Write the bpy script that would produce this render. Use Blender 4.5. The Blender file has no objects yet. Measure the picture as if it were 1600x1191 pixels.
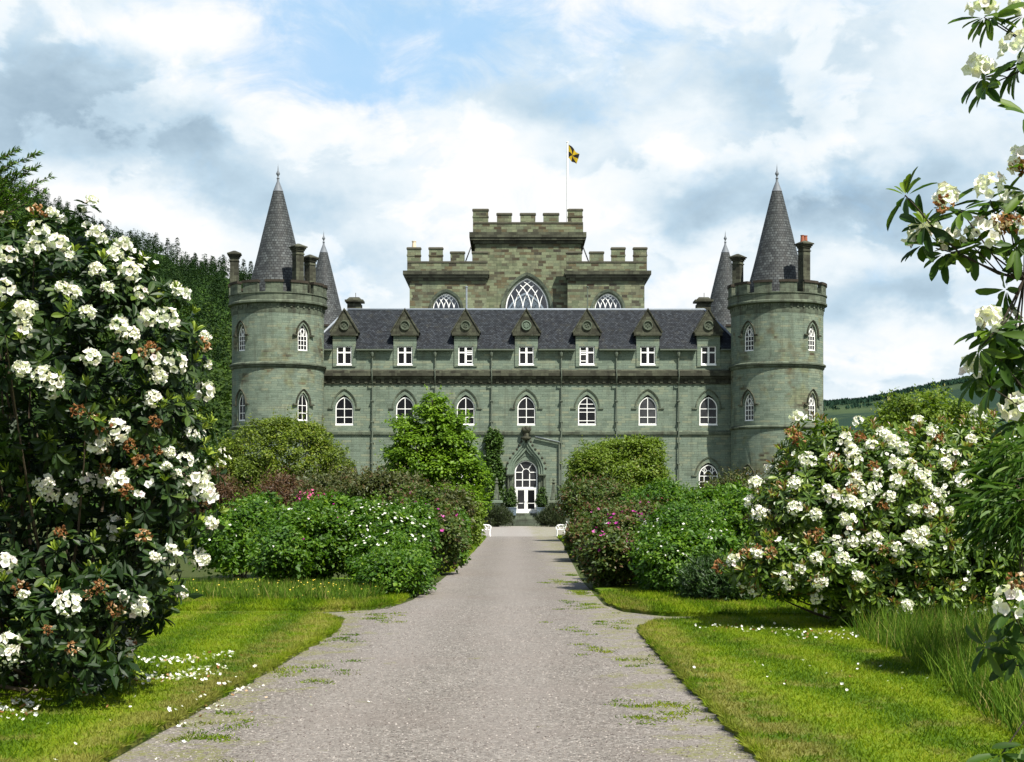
import bpy, math, random
import numpy as np
from mathutils import Vector, Matrix, Quaternion
from mathutils.geometry import tessellate_polygon

# ------------------------------------------------------------------ camera, sky, sun, exposure
K = 2500.0 / 1400.0                        # depths below were first laid out for a shorter lens
SC = bpy.context.scene
COL = SC.collection
F, HC, YH = 2500.0, 2.0, 790.0            # focal length (photo px), eye height, horizon row
cam_d = bpy.data.cameras.new('camera')
cam = bpy.data.objects.new('camera', cam_d)
COL.objects.link(cam)
cam.location = (0, 0, HC)
cam.rotation_euler = (math.radians(90), 0, 0)
cam_d.sensor_width = 36.0
cam_d.lens = 36.0 * F / 1600.0
cam_d.shift_y = (YH - 595.5) / 1600.0     # rising front: the walls stay upright
cam_d.clip_start, cam_d.clip_end = 0.1, 20000
SC.camera = cam
SC.view_settings.view_transform = 'Standard'
SC.view_settings.look = 'None'
SC.view_settings.gamma = 1.0
SC.view_settings.exposure = 0.9
SC.cycles.max_bounces = 5
SC.cycles.transparent_max_bounces = 8

SUN_AZ, SUN_EL = math.radians(38), math.radians(56)   # behind the viewer, to the right
SDIR = Vector((math.sin(SUN_AZ) * math.cos(SUN_EL), -math.cos(SUN_AZ) * math.cos(SUN_EL), math.sin(SUN_EL)))
sun_d = bpy.data.lights.new('sun', 'SUN')
sun_d.energy = 5.0
sun_d.angle = math.radians(0.5)
sun_d.color = (1.0, 0.955, 0.87)
sun = bpy.data.objects.new('sun', sun_d)
COL.objects.link(sun)
sun.rotation_euler = SDIR.to_track_quat('Z', 'Y').to_euler()
sun.location = (20, -20, 60)


class NT:
    """small helper to write node trees as expressions"""
    def __init__(s, tree):
        s.t = tree
        s.n = tree.nodes
        s.n.clear()

    def node(s, typ, ins=None, **props):
        n = s.n.new(typ)
        for k, v in props.items():
            setattr(n, k, v)
        for k, v in (ins or {}).items():
            s.put(n.inputs[k], v)
        return n

    def put(s, sock, v):
        if isinstance(v, bpy.types.NodeSocket):
            s.t.links.new(v, sock)
        else:
            if hasattr(sock, 'default_value') and not isinstance(v, (int, float)) and len(v) == 3 and sock.type == 'RGBA':
                v = (*v, 1)
            sock.default_value = v

    def m(s, op, a, b=0.0, c=0.0, clamp=False):
        n = s.node('ShaderNodeMath', {0: a, 1: b, 2: c}, operation=op, use_clamp=clamp)
        return n.outputs[0]

    def mix(s, f, a, b, mode='MIX'):
        n = s.node('ShaderNodeMix', data_type='RGBA', blend_type=mode)
        s.put(n.inputs[0], f)
        s.put(n.inputs[6], a)
        s.put(n.inputs[7], b)
        return n.outputs[2]

    def noise(s, vec, scale, detail=3, rough=0.5, out=0, dist=0.0):
        n = s.node('ShaderNodeTexNoise', {'Scale': scale, 'Detail': detail, 'Roughness': rough, 'Distortion': dist})
        if vec is not None:
            s.put(n.inputs['Vector'], vec)
        return n.outputs[out]

    def ramp(s, f, stops, interp='LINEAR'):
        n = s.node('ShaderNodeValToRGB', {0: f})
        r = n.color_ramp
        r.interpolation = interp
        while len(r.elements) < len(stops):
            r.elements.new(0.5)
        for e, (p, c) in zip(r.elements, stops):
            e.position = p
            e.color = (*c, 1) if len(c) == 3 else c
        return n.outputs[0]

    def smooth(s, v, a, b, lo=0.0, hi=1.0):
        n = s.node('ShaderNodeMapRange', {0: v, 1: a, 2: b, 3: lo, 4: hi}, interpolation_type='SMOOTHSTEP')
        return n.outputs[0]


def make_world():
    w = bpy.data.worlds.new('World')
    SC.world = w
    w.use_nodes = True
    t = NT(w.node_tree)
    out = t.node('ShaderNodeOutputWorld')
    tc = t.node('ShaderNodeTexCoord')
    d = tc.outputs['Generated']
    sp = t.node('ShaderNodeSeparateXYZ', {0: d})
    az = t.m('ARCTAN2', sp.outputs[0], sp.outputs[1])
    el = t.m('ARCSINE', sp.outputs[2])
    sky = t.node('ShaderNodeTexSky', sky_type='NISHITA', sun_disc=False, sun_elevation=SUN_EL,
                 sun_rotation=math.pi - SUN_AZ, air_density=1.0, dust_density=1.5, ozone_density=1.5)
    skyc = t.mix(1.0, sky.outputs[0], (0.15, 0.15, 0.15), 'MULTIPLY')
    # billowing distortion of the cloud coordinates
    cv = t.node('ShaderNodeCombineXYZ', {0: t.m('MULTIPLY', az, K), 1: t.m('MULTIPLY', el, 1.5 * K), 2: 0.0}).outputs[0]
    n1 = t.node('ShaderNodeTexNoise', {'Vector': cv, 'Scale': 7.0, 'Detail': 5.0, 'Roughness': 0.58})
    sn = t.node('ShaderNodeSeparateColor', {0: n1.outputs[1]})
    azd = t.m('ADD', az, t.m('MULTIPLY', t.m('SUBTRACT', sn.outputs[0], 0.5), 0.20 / K))
    eld = t.m('ADD', el, t.m('MULTIPLY', t.m('SUBTRACT', sn.outputs[1], 0.5), 0.13 / K))

    def blob(px, py, sx, sy, amp):
        u, v = (px - 800) / F, (YH - py) / F
        a0 = math.atan(u)
        e0 = math.atan(v * math.cos(a0))
        dx = t.m('MULTIPLY', t.m('SUBTRACT', azd, a0), F / sx)
        dy = t.m('MULTIPLY', t.m('SUBTRACT', eld, e0), F / sy)
        q = t.m('MULTIPLY_ADD', dx, dx, t.m('MULTIPLY', dy, dy))
        return t.m('MULTIPLY', t.m('EXPONENT', t.m('MULTIPLY', q, -1.0)), amp)

    def total(lst):
        r = None
        for b in lst:
            o = blob(*b)
            r = o if r is None else t.m('ADD', r, o)
        return r
    fb = t.noise(cv, 5.0, 7, 0.6)
    fb2 = t.noise(t.node('ShaderNodeVectorMath', {0: cv, 1: (3.1, 1.7, 0.4)}, operation='ADD').outputs[0], 11.0, 5, 0.55, dist=0.4)
    shade = total([(170, 205, 300, 70, 0.72), (60, 110, 220, 75, 0.26), (270, 75, 120, 45, -0.35), (420, 310, 150, 42, 0.5), (1190, 130, 190, 70, 0.42),
                   (1210, 290, 260, 55, 0.62), (1420, 335, 150, 70, 0.45), (860, 165, 130, 40, 0.33), (1450, 475, 190, 40, 0.45),
                   (560, 400, 120, 40, 0.35), (1080, 330, 110, 50, 0.42), (1330, 590, 180, 18, 0.40),
                   (430, 170, 70, 120, -0.45), (330, 60, 130, 50, -0.40), (720, 280, 170, 110, -0.35), (1080, 190, 80, 60, -0.35),
                   (240, 335, 190, 45, -0.55), (1440, 555, 140, 45, -0.5), (1330, 215, 120, 40, -0.30), (960, 390, 120, 60, -0.28),
                   (1330, 420, 140, 25, -0.25)])
    sh = t.m('ADD', t.m('ADD', shade, 0.28), t.m('MULTIPLY', t.m('SUBTRACT', fb, 0.5), 1.05))
    sh = t.m('ADD', sh, t.m('MULTIPLY', t.m('SUBTRACT', fb2, 0.5), 0.55))
    puff = t.noise(t.node('ShaderNodeVectorMath', {0: cv, 1: (7.3, 2.2, 1.4)}, operation='ADD').outputs[0], 6.5, 9, 0.56, dist=0.25)
    sh = t.m('SUBTRACT', sh, t.m('MULTIPLY', t.smooth(puff, .50, .57), .30))
    sh = t.m('ADD', sh, .10)
    blue = total([(760, 60, 430, 120, 0.30), (600, 35, 210, 60, 0.95), (520, 105, 140, 42, 0.7), (700, 130, 150, 35, 0.35), (1020, 70, 90, 60, 0.45), (330, -60, 200, 60, 0.5),
                  (1500, 440, 160, 30, 0.25), (1000, -200, 700, 120, 0.6)])
    bl = t.smooth(t.m('ADD', blue, t.m('MULTIPLY', t.m('SUBTRACT', t.noise(cv, 9.0, 7, .65, dist=.6), 0.5), 2.6)), 0.0, 1.25)
    cloud = t.ramp(t.m('MULTIPLY', sh, .80), [(0.0, (1.0, 1.0, 1.0)), (0.25, (0.84, 0.92, 0.97)), (0.58, (0.54, 0.695, 0.815)), (1.0, (0.30, 0.42, 0.53))])
    blue_c = t.mix(0.8, skyc, (0.40, 0.70, 1.02))
    col = t.mix(t.m('MULTIPLY', bl, 0.85), cloud, blue_c)
    # clouds in the lower sky; unseen blue above, darkened to cut fill light
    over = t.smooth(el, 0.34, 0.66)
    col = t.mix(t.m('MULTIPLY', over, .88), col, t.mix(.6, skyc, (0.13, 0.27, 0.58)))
    gr = t.smooth(sp.outputs[2], -0.06, 0.0)
    col = t.mix(gr, (0.05, 0.06, 0.03), col)
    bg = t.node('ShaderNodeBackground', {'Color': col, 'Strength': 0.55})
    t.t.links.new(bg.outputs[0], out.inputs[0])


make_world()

# ------------------------------------------------------------------ coordinates
def P(px, py, Y):
    return Vector(((px - 800.0) * Y / F, Y, HC + (YH - py) * Y / F))


def G(px, py):
    Y = F * HC / (py - YH)
    return Vector(((px - 800.0) * Y / F, Y, 0.0))


# ------------------------------------------------------------------ materials
def mat(name):
    m = bpy.data.materials.new(name)
    m.use_nodes = True
    return m, NT(m.node_tree)


def finish(t, color, rough=0.7, bump=None, bstr=0.3, bdist=0.02, spec=0.3, trans=0.0, tcol=None, metal=0.0):
    p = t.node('ShaderNodeBsdfPrincipled', {'Base Color': color, 'Roughness': rough, 'Specular IOR Level': spec, 'Metallic': metal})
    if bump is not None:
        b = t.node('ShaderNodeBump', {'Height': bump, 'Strength': bstr, 'Distance': bdist})
        t.t.links.new(b.outputs[0], p.inputs['Normal'])
    o = t.node('ShaderNodeOutputMaterial')
    s = p.outputs[0]
    if trans:
        tr = t.node('ShaderNodeBsdfTranslucent', {'Color': tcol if tcol is not None else color})
        mx = t.node('ShaderNodeMixShader', {0: trans})
        t.t.links.new(s, mx.inputs[1])
        t.t.links.new(tr.outputs[0], mx.inputs[2])
        s = mx.outputs[0]
    t.t.links.new(s, o.inputs[0])


def plain(name, col, rough=0.6, var=0.15, scale=6.0, spec=0.3, metal=0.0):
    m, t = mat(name)
    tc = t.node('ShaderNodeTexCoord').outputs['Object']
    n = t.noise(tc, scale, 4, 0.6)
    c = t.mix(n, tuple(x * (1 - var) for x in col), tuple(min(1, x * (1 + var)) for x in col))
    finish(t, c, rough, bump=n, bstr=0.15, spec=spec, metal=metal)
    return m


def stone(name, stops, bw=0.75, rh=0.27, stain=(0.060, 0.062, 0.044), stain_amt=0.35, patch=None, tint=1.0, mort=0.5):
    m, t = mat(name)
    uv = t.node('ShaderNodeUVMap').outputs[0]
    ob = t.node('ShaderNodeTexCoord').outputs['Object']
    wob = t.noise(uv, 0.6, 2, 0.5, out=1)
    off = t.node('ShaderNodeVectorMath', {0: wob, 1: (0.0, 0.10, 0.0)}, operation='MULTIPLY').outputs[0]
    v = t.node('ShaderNodeVectorMath', {0: uv, 1: off}, operation='ADD').outputs[0]
    br = t.node('ShaderNodeTexBrick', {'Vector': v, 'Color1': (0, 0, 0), 'Color2': (1, 1, 1), 'Mortar': (0.5, 0.5, 0.5), 'Scale': 1.0,
                                       'Mortar Size': 0.014, 'Mortar Smooth': 0.4, 'Bias': 0.0, 'Brick Width': bw, 'Row Height': rh},
                offset=0.43, squash=0.7, squash_frequency=3)
    f = br.outputs[0]
    c = t.ramp(f, stops)
    if patch:                                   # areas where browner, rougher stone was laid
        pm = t.smooth(t.noise(ob, patch[1], 3, 0.6), patch[2], patch[2] + 0.12)
        pb = t.ramp(f, patch[0])
        c = t.mix(pm, c, pb)
    fine = t.noise(uv, 9.0, 4, 0.65)
    c = t.mix(0.55, c, t.ramp(fine, [(0.25, (0.35, 0.35, 0.35)), (0.75, (0.68, 0.68, 0.68))]), 'OVERLAY')
    st = t.node('ShaderNodeMapping', {'Vector': ob, 'Scale': (1.3, 1.3, 0.13)}).outputs[0]
    sm = t.smooth(t.noise(st, 1.0, 6, 0.7), 0.47, 0.72)
    c = t.mix(t.m('MULTIPLY', sm, stain_amt), c, stain)
    bm = t.smooth(t.noise(ob, 0.75, 6, 0.72), 0.50, 0.66)
    c = t.mix(t.m('MULTIPLY', bm, stain_amt * .62), c, stain)
    lich = t.smooth(t.noise(ob, 5.1, 5, 0.75), 0.63, 0.70)
    c = t.mix(t.m('MULTIPLY', lich, 0.38), c, (0.30, 0.32, 0.27))
    jn = t.smooth(t.noise(ob, 1.9, 4, 0.7), 0.40, 0.66)
    c = t.mix(t.m('MULTIPLY', br.outputs[1], t.m('MULTIPLY_ADD', jn, mort * 1.3, mort * .35)), c, (0.030, 0.033, 0.026))
    h = t.m('SUBTRACT', t.m('MULTIPLY', fine, 0.5), br.outputs[1])
    finish(t, c, 0.9, bump=h, bstr=0.5, bdist=0.03, spec=0.15)
    return m


GREEN = [(0.0, (0.1080, 0.1409, 0.1060)), (0.3, (0.1520, 0.1920, 0.1440)), (0.55, (0.1300, 0.1679, 0.1310)), (0.8, (0.1700, 0.2065, 0.1500)), (1.0, (0.1900, 0.2084, 0.1420))]
BROWN = [(0.0, (0.095, 0.112, 0.066)), (0.28, (0.180, 0.198, 0.118)), (0.5, (0.128, 0.148, 0.094)), (0.62, (0.112, 0.094, 0.052)), (0.72, (0.048, 0.038, 0.025)), (0.8, (0.172, 0.180, 0.110)), (1.0, (0.038, 0.033, 0.025))]
M_WALL = stone('green_schist', GREEN, 0.95, 0.24, stain_amt=0.42)
M_TOWER = stone('weathered_schist', GREEN, 1.0, 0.22, stain_amt=0.55, patch=(BROWN, 0.30, 0.50))
M_KEEP = stone('mixed_rubble', BROWN, 0.80, 0.30, stain_amt=0.55)
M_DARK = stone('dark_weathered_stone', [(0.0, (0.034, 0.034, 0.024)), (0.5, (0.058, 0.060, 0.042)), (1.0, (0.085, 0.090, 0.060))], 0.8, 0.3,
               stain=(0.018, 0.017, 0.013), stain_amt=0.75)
M_PAR = stone('parapet_stone', [(0.0, (0.066, 0.080, 0.057)), (0.5, (0.100, 0.121, 0.086)), (1.0, (0.128, 0.15, 0.105))], 0.9, 0.33,
              stain=(0.028, 0.024, 0.018), stain_amt=0.75)
M_TRIM = stone('dressed_stone', [(0.0, (0.12, 0.16, 0.12)), (1.0, (0.155, 0.20, 0.15))], 1.5, 0.5, stain_amt=0.35, mort=0.2)


def slate(name, base, rh=0.30, bw=0.34, spec=.35):
    m, t = mat(name)
    uv = t.node('ShaderNodeUVMap').outputs[0]
    br = t.node('ShaderNodeTexBrick', {'Vector': uv, 'Color1': (0, 0, 0), 'Color2': (1, 1, 1), 'Mortar': (0, 0, 0), 'Scale': 1.0,
                                       'Mortar Size': 0.022, 'Mortar Smooth': 0.1, 'Brick Width': bw, 'Row Height': rh}, offset=0.5)
    b = base
    c = t.ramp(br.outputs[0], [(0.0, tuple(x * 0.55 for x in b)), (0.5, b), (0.85, tuple(x * 1.35 for x in b)), (1.0, tuple(x * 1.7 for x in b))])
    n = t.noise(uv, 1.2, 5, 0.7)
    c = t.mix(t.m('MULTIPLY', t.smooth(n, 0.5, 0.8), .6), c, (0.07, 0.07, 0.055))
    n2 = t.noise(uv, 14, 3, 0.7)
    c = t.mix(t.m('MULTIPLY', t.smooth(n2, 0.66, 0.75), 0.5), c, (0.28, 0.29, 0.29))
    c = t.mix(br.outputs[1], c, (0.012, 0.012, 0.014))
    h = t.m('SUBTRACT', t.m('MULTIPLY', br.outputs[0], 0.6), br.outputs[1])
    finish(t, c, 0.62, bump=h, bstr=0.7, bdist=0.03, spec=spec)
    return m


M_SLATE = slate('roof_slate', (0.023, 0.027, 0.031), 0.22, 0.26, .08)
M_CONE = slate('cone_slate', (0.050, 0.056, 0.055), 0.26, 0.30, .25)
M_FINIAL = plain('dull_lead', (0.13, 0.145, 0.16), 0.6, 0.25, 3.0, 0.3)
M_LEAD = plain('lead', (0.22, 0.25, 0.28), 0.5, 0.25, 3.0, 0.4)
M_WHITE = plain('white_paint', (0.84, 0.84, 0.80), 0.45, 0.06, 12)
M_PIPE = plain('painted_downpipe', (0.095, 0.115, 0.085), 0.6, 0.3, 3)
M_COPE = plain('dark_coping', (0.040, 0.034, 0.026), 0.9, 0.5, 2.5, 0.1)
M_KCOPE = plain('keep_coping', (0.075, 0.072, 0.052), 0.9, 0.5, 2.0, 0.1)
M_POT = plain('terracotta', (0.26, 0.085, 0.045), 0.8, 0.25, 8)
M_CREAM = plain('pale_clay', (0.6, 0.5, 0.35), 0.8, 0.2, 8)
M_IRON = plain('dark_iron', (0.03, 0.032, 0.03), 0.5, 0.3, 8)
M_BLUE = plain('lead_blue_planter', (0.13, 0.17, 0.21), 0.6, 0.3, 6)
M_INT = plain('room_interior', (0.03, 0.03, 0.03), 0.9, 0.2, 2)
M_BARK = plain('bark', (0.085, 0.062, 0.042), 0.9, 0.4, 14)
M_DTWIG = plain('dark_twig', (0.035, 0.027, 0.019), 0.9, 0.4, 20)
M_TWIG = plain('pale_twig', (0.10, 0.075, 0.05), 0.85, 0.4, 20)


def glass_mat():
    m, t = mat('window_glass')
    tc = t.node('ShaderNodeTexCoord').outputs['Object']
    n = t.noise(tc, 1.5, 2, 0.5)
    ri = t.node('ShaderNodeObjectInfo').outputs['Random']
    finish(t, t.mix(t.m('MULTIPLY', t.m('POWER', ri, 3.0), t.m('MULTIPLY', n, 1.6)), (0.004, 0.004, 0.005), (0.055, 0.056, 0.058)), 0.08, bump=n, bstr=0.05, spec=0.18)
    return m


def clear_glass():
    m, t = mat('thin_window_glass')
    g = t.node('ShaderNodeBsdfGlossy', {'Color': (0.9, 0.92, 1.0), 'Roughness': 0.05})
    tr = t.node('ShaderNodeBsdfTransparent', {'Color': (0.62, 0.65, 0.66)})
    mx = t.node('ShaderNodeMixShader', {0: 0.07})
    t.t.links.new(tr.outputs[0], mx.inputs[1])
    t.t.links.new(g.outputs[0], mx.inputs[2])
    o = t.node('ShaderNodeOutputMaterial')
    t.t.links.new(mx.outputs[0], o.inputs[0])
    return m


M_GLASS = glass_mat()
M_CLEAR = clear_glass()


def leaf_mat(name, stops, trans=0.2, rough=0.5, spec=0.35, tboost=1.3, patch=0.0):
    m, t = mat(name)
    a = t.node('ShaderNodeAttribute', attribute_name='rnd').outputs['Fac']
    if patch:
        ob = t.node('ShaderNodeTexCoord').outputs['Object']
        a = t.m('ADD', t.m('MULTIPLY', a, 1 - patch), t.m('MULTIPLY', t.smooth(t.noise(ob, 0.8, 3, 0.6), 0.3, 0.7), patch))
    c = t.ramp(a, stops)
    tcl = t.mix(1.0, c, (tboost, tboost * 1.15, tboost * 0.6), 'MULTIPLY')
    finish(t, c, rough, spec=spec, trans=trans, tcol=tcl)
    return m


# ------------------------------------------------------------------ mesh builder
class MB:
    def __init__(s):
        s.v, s.f, s.mi, s.uv, s.sm = [], [], [], [], []

    def poly(s, pts, mi=0, uv=None, smooth=False):
        b = len(s.v)
        s.v += [tuple(p) for p in pts]
        s.f.append(tuple(range(b, b + len(pts))))
        s.mi.append(mi)
        s.sm.append(smooth)
        if uv is None:
            p = [Vector(q) for q in pts]
            n = Vector((0, 0, 0))
            for i in range(1, len(p) - 1):
                n += (p[i] - p[0]).cross(p[i + 1] - p[0])
            ax, ay, az = abs(n.x), abs(n.y), abs(n.z)
            if az > 1.7 * max(ax, ay):
                uv = [(q.x, q.y) for q in p]
            elif ay >= ax:
                uv = [(q.x, q.z * (1.0 if az < 0.3 * ay else 1.3)) for q in p]
            else:
                uv = [(q.y, q.z * (1.0 if az < 0.3 * ax else 1.3)) for q in p]
        s.uv.append(uv)

    def box(s, x0, x1, y0, y1, z0, z1, mi=0):
        s.poly([(x0, y0, z0), (x1, y0, z0), (x1, y0, z1), (x0, y0, z1)], mi)
        s.poly([(x1, y1, z0), (x0, y1, z0), (x0, y1, z1), (x1, y1, z1)], mi)
        s.poly([(x0, y1, z0), (x0, y0, z0), (x0, y0, z1), (x0, y1, z1)], mi)
        s.poly([(x1, y0, z0), (x1, y1, z0), (x1, y1, z1), (x1, y0, z1)], mi)
        s.poly([(x0, y0, z1), (x1, y0, z1), (x1, y1, z1), (x0, y1, z1)], mi)
        s.poly([(x0, y1, z0), (x1, y1, z0), (x1, y0, z0), (x0, y0, z0)], mi)

    def bevbox(s, x0, x1, y0, y1, z0, z1, b, mi=0):
        """box whose top is chamfered by b"""
        s.box(x0, x1, y0, y1, z0, z1 - b, mi)
        A = [(x0, y0), (x1, y0), (x1, y1), (x0, y1)]
        B = [(x0 + b, y0 + b), (x1 - b, y0 + b), (x1 - b, y1 - b), (x0 + b, y1 - b)]
        for i in range(4):
            j = (i + 1) % 4
            s.poly([(*A[i], z1 - b + .002), (*A[j], z1 - b + .002), (*B[j], z1), (*B[i], z1)], mi)
        s.poly([(*q, z1) for q in B], mi)

    def prism(s, loop, y0, y1, mi=0, back=True, front=True):
        """loop of (x,z), counter-clockwise seen from -Y, extruded y0 -> y1"""
        tri = tessellate_polygon([[Vector((x, z, 0)) for x, z in loop]])
        for t_ in tri:
            q = [loop[i] for i in t_]
            ar = (q[1][0] - q[0][0]) * (q[2][1] - q[0][1]) - (q[2][0] - q[0][0]) * (q[1][1] - q[0][1])
            if ar < 0:
                q = q[::-1]
            if front:
                s.poly([(x, y0, z) for x, z in q], mi)
            if back:
                s.poly([(x, y1, z) for x, z in q[::-1]], mi)
        n = len(loop)
        for i in range(n):
            (xa, za), (xb, zb) = loop[i], loop[(i + 1) % n]
            s.poly([(xa, y0, za), (xa, y1, za), (xb, y1, zb), (xb, y0, zb)], mi)

    def wall(s, outer, holes, y, depth, mi=0, mr=None):
        """flat wall with openings and their reveals"""
        loops = [outer] + holes
        allp = [p for l in loops for p in l]
        for t_ in tessellate_polygon([[Vector((x, z, 0)) for x, z in l] for l in loops]):
            q = [allp[i] for i in t_]
            ar = (q[1][0] - q[0][0]) * (q[2][1] - q[0][1]) - (q[2][0] - q[0][0]) * (q[1][1] - q[0][1])
            if ar < 0:
                q = q[::-1]
            s.poly([(x, y, z) for x, z in q], mi)
        for h in holes:
            for i in range(len(h)):
                (xa, za), (xb, zb) = h[i], h[(i + 1) % len(h)]
                s.poly([(xa, y, za), (xa, y + depth, za), (xb, y + depth, zb), (xb, y, zb)], mi if mr is None else mr)

    def band(s, lo, li, y0, y1, mi=0, closed=True):
        """strip between two matching loops (outer, inner), with thickness y0 -> y1"""
        n = len(lo)
        for i in range(n if closed else n - 1):
            j = (i + 1) % n
            a, b, c, d = lo[i], lo[j], li[j], li[i]
            s.poly([(a[0], y0, a[1]), (b[0], y0, b[1]), (c[0], y0, c[1]), (d[0], y0, d[1])], mi)
            s.poly([(a[0], y0, a[1]), (a[0], y1, a[1]), (b[0], y1, b[1]), (b[0], y0, b[1])], mi)
            s.poly([(d[0], y0, d[1]), (d[0], y1, d[1]), (c[0], y1, c[1]), (c[0], y0, c[1])], mi)

    def lathe(s, prof, cx=0.0, cy=0.0, seg=32, mi=0, R=None, smooth=True, a0=0.0, a1=2 * math.pi):
        for (r0, z0), (r1, z1) in zip(prof[:-1], prof[1:]):
            L = math.hypot(r1 - r0, z1 - z0)
            for i in range(seg):
                t0, t1 = a0 + (a1 - a0) * i / seg, a0 + (a1 - a0) * (i + 1) / seg
                rr = R or max(r0, r1)
                pts = [(cx + r0 * math.cos(t0), cy + r0 * math.sin(t0), z0), (cx + r0 * math.cos(t1), cy + r0 * math.sin(t1), z0),
                       (cx + r1 * math.cos(t1), cy + r1 * math.sin(t1), z1), (cx + r1 * math.cos(t0), cy + r1 * math.sin(t0), z1)]
                uv = [(rr * t0, z0), (rr * t1, z0), (rr * t1, z0 + L * (1 if z1 >= z0 else -1)), (rr * t0, z0 + L * (1 if z1 >= z0 else -1))]
                if r1 < 1e-6:
                    pts, uv = pts[:3], uv[:3]
                elif r0 < 1e-6:
                    pts, uv = [pts[0], pts[2], pts[3]], [uv[0], uv[2], uv[3]]
                s.poly(pts, mi, uv, smooth)

    def tube(s, pts, radii, seg=6, mi=0):
        pts = [Vector(p) for p in pts]
        if not hasattr(radii, '__len__'):
            radii = [radii] * len(pts)
        rings = []
        for i, p in enumerate(pts):
            d = (pts[min(i + 1, len(pts) - 1)] - pts[max(i - 1, 0)])
            d = d.normalized() if d.length > 1e-9 else Vector((0, 0, 1))
            u = d.cross(Vector((0, 0, 1)) if abs(d.z) < 0.9 else Vector((1, 0, 0))).normalized()
            w = d.cross(u)
            rings.append([p + (u * math.cos(2 * math.pi * k / seg) + w * math.sin(2 * math.pi * k / seg)) * radii[i] for k in range(seg)])
        for a, b in zip(rings[:-1], rings[1:]):
            for k in range(seg):
                j = (k + 1) % seg
                s.poly([a[k], a[j], b[j], b[k]], mi, smooth=True)
        s.poly(rings[0][::-1], mi)
        s.poly(rings[-1], mi)

    def xf(s, M):
        s.v = [tuple(M @ Vector(p)) for p in s.v]
        return s

    def build(s, name, mats, parent=None, weld=True):
        me = bpy.data.meshes.new(name)
        me.from_pydata(s.v, [], s.f)
        uvl = me.uv_layers.new(name='UVMap')
        flat = np.array([c for f in s.uv for p in f for c in p], dtype=np.float32)
        uvl.data.foreach_set('uv', flat)
        me.polygons.foreach_set('material_index', np.array(s.mi, dtype=np.int32))
        me.polygons.foreach_set('use_smooth', np.array(s.sm, dtype=bool))
        if any(s.sm):
            import bmesh
            bm = bmesh.new()
            bm.from_mesh(me)
            bmesh.ops.remove_doubles(bm, verts=bm.verts, dist=0.0004)
            for e in bm.edges:
                if len(e.link_faces) == 2 and e.calc_face_angle(0) > 0.6:
                    e.smooth = False
            bm.to_mesh(me)
            bm.free()
        for m_ in (mats if isinstance(mats, (list, tuple)) else [mats]):
            me.materials.append(m_)
        me.update()
        return link(me, name, parent)


def link(me, name, parent=None):
    o = bpy.data.objects.new(name, me)
    COL.objects.link(o)
    if parent is not None:
        o.parent = parent
        # meshes are written in world coordinates; undo the thing's own placement
        acc = Vector((0, 0, 0))
        q = parent
        while q is not None:
            acc += Vector(q.location)
            q = q.parent
        o.location = -acc
    return o


def tag(o, label=None, cat=None, group=None, kind=None):
    for k, v in (('label', label), ('category', cat), ('group', group), ('kind', kind)):
        if v:
            o[k] = v
    return o


def thing(name, label, cat, loc=(0, 0, 0), group=None):
    o = bpy.data.objects.new(name, None)
    COL.objects.link(o)
    o.location = loc
    o.empty_display_size = 0.3
    return tag(o, label, cat, group)


def arch(cx, z0, zs, za, w, n=8):
    """pointed (or round) arch outline, counter-clockwise seen from the front: bottom-left, bottom-right, over the top"""
    h = za - zs
    k = (h * h - w * w) / (2 * w)
    R = w + k
    aa = math.atan2(h, k) if k > 1e-6 else math.atan2(h, k)
    right = []
    for i in range(n + 1):
        a = aa * i / n
        right.append((cx - k + R * math.cos(a), zs + R * math.sin(a)))
    left = [(2 * cx - x, z) for x, z in right[:-1]][::-1]
    return [(cx - w, z0), (cx + w, z0)] + right + left


def arch_hw(z, zs, za, w):
    if z <= zs:
        return w
    h = za - zs
    k = (h * h - w * w) / (2 * w)
    R = w + k
    q = R * R - (z - zs) ** 2
    return max(0.0, math.sqrt(q) - k) if q > 0 else 0.0


def rectl(x0, x1, z0, z1):
    return [(x0, z0), (x1, z0), (x1, z1), (x0, z1)]


# ------------------------------------------------------------------ stamping many small shapes into one mesh (leaves, petals, blades, pebbles)
def norm(a):
    return a / np.maximum(np.linalg.norm(a, axis=-1, keepdims=True), 1e-9)


def frames(d, n, L, W, T=None):
    """columns: length axis d*L, width axis*W, thickness axis"""
    d = norm(d)
    z = n - (n * d).sum(1, keepdims=True) * d
    z = norm(z)
    y = np.cross(z, d)
    L = np.broadcast_to(np.asarray(L, float), (len(d),))
    W = np.broadcast_to(np.asarray(W, float), (len(d),))
    T = L if T is None else np.broadcast_to(np.asarray(T, float), (len(d),))
    return np.stack([d * L[:, None], y * W[:, None], z * T[:, None]], axis=2)


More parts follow.
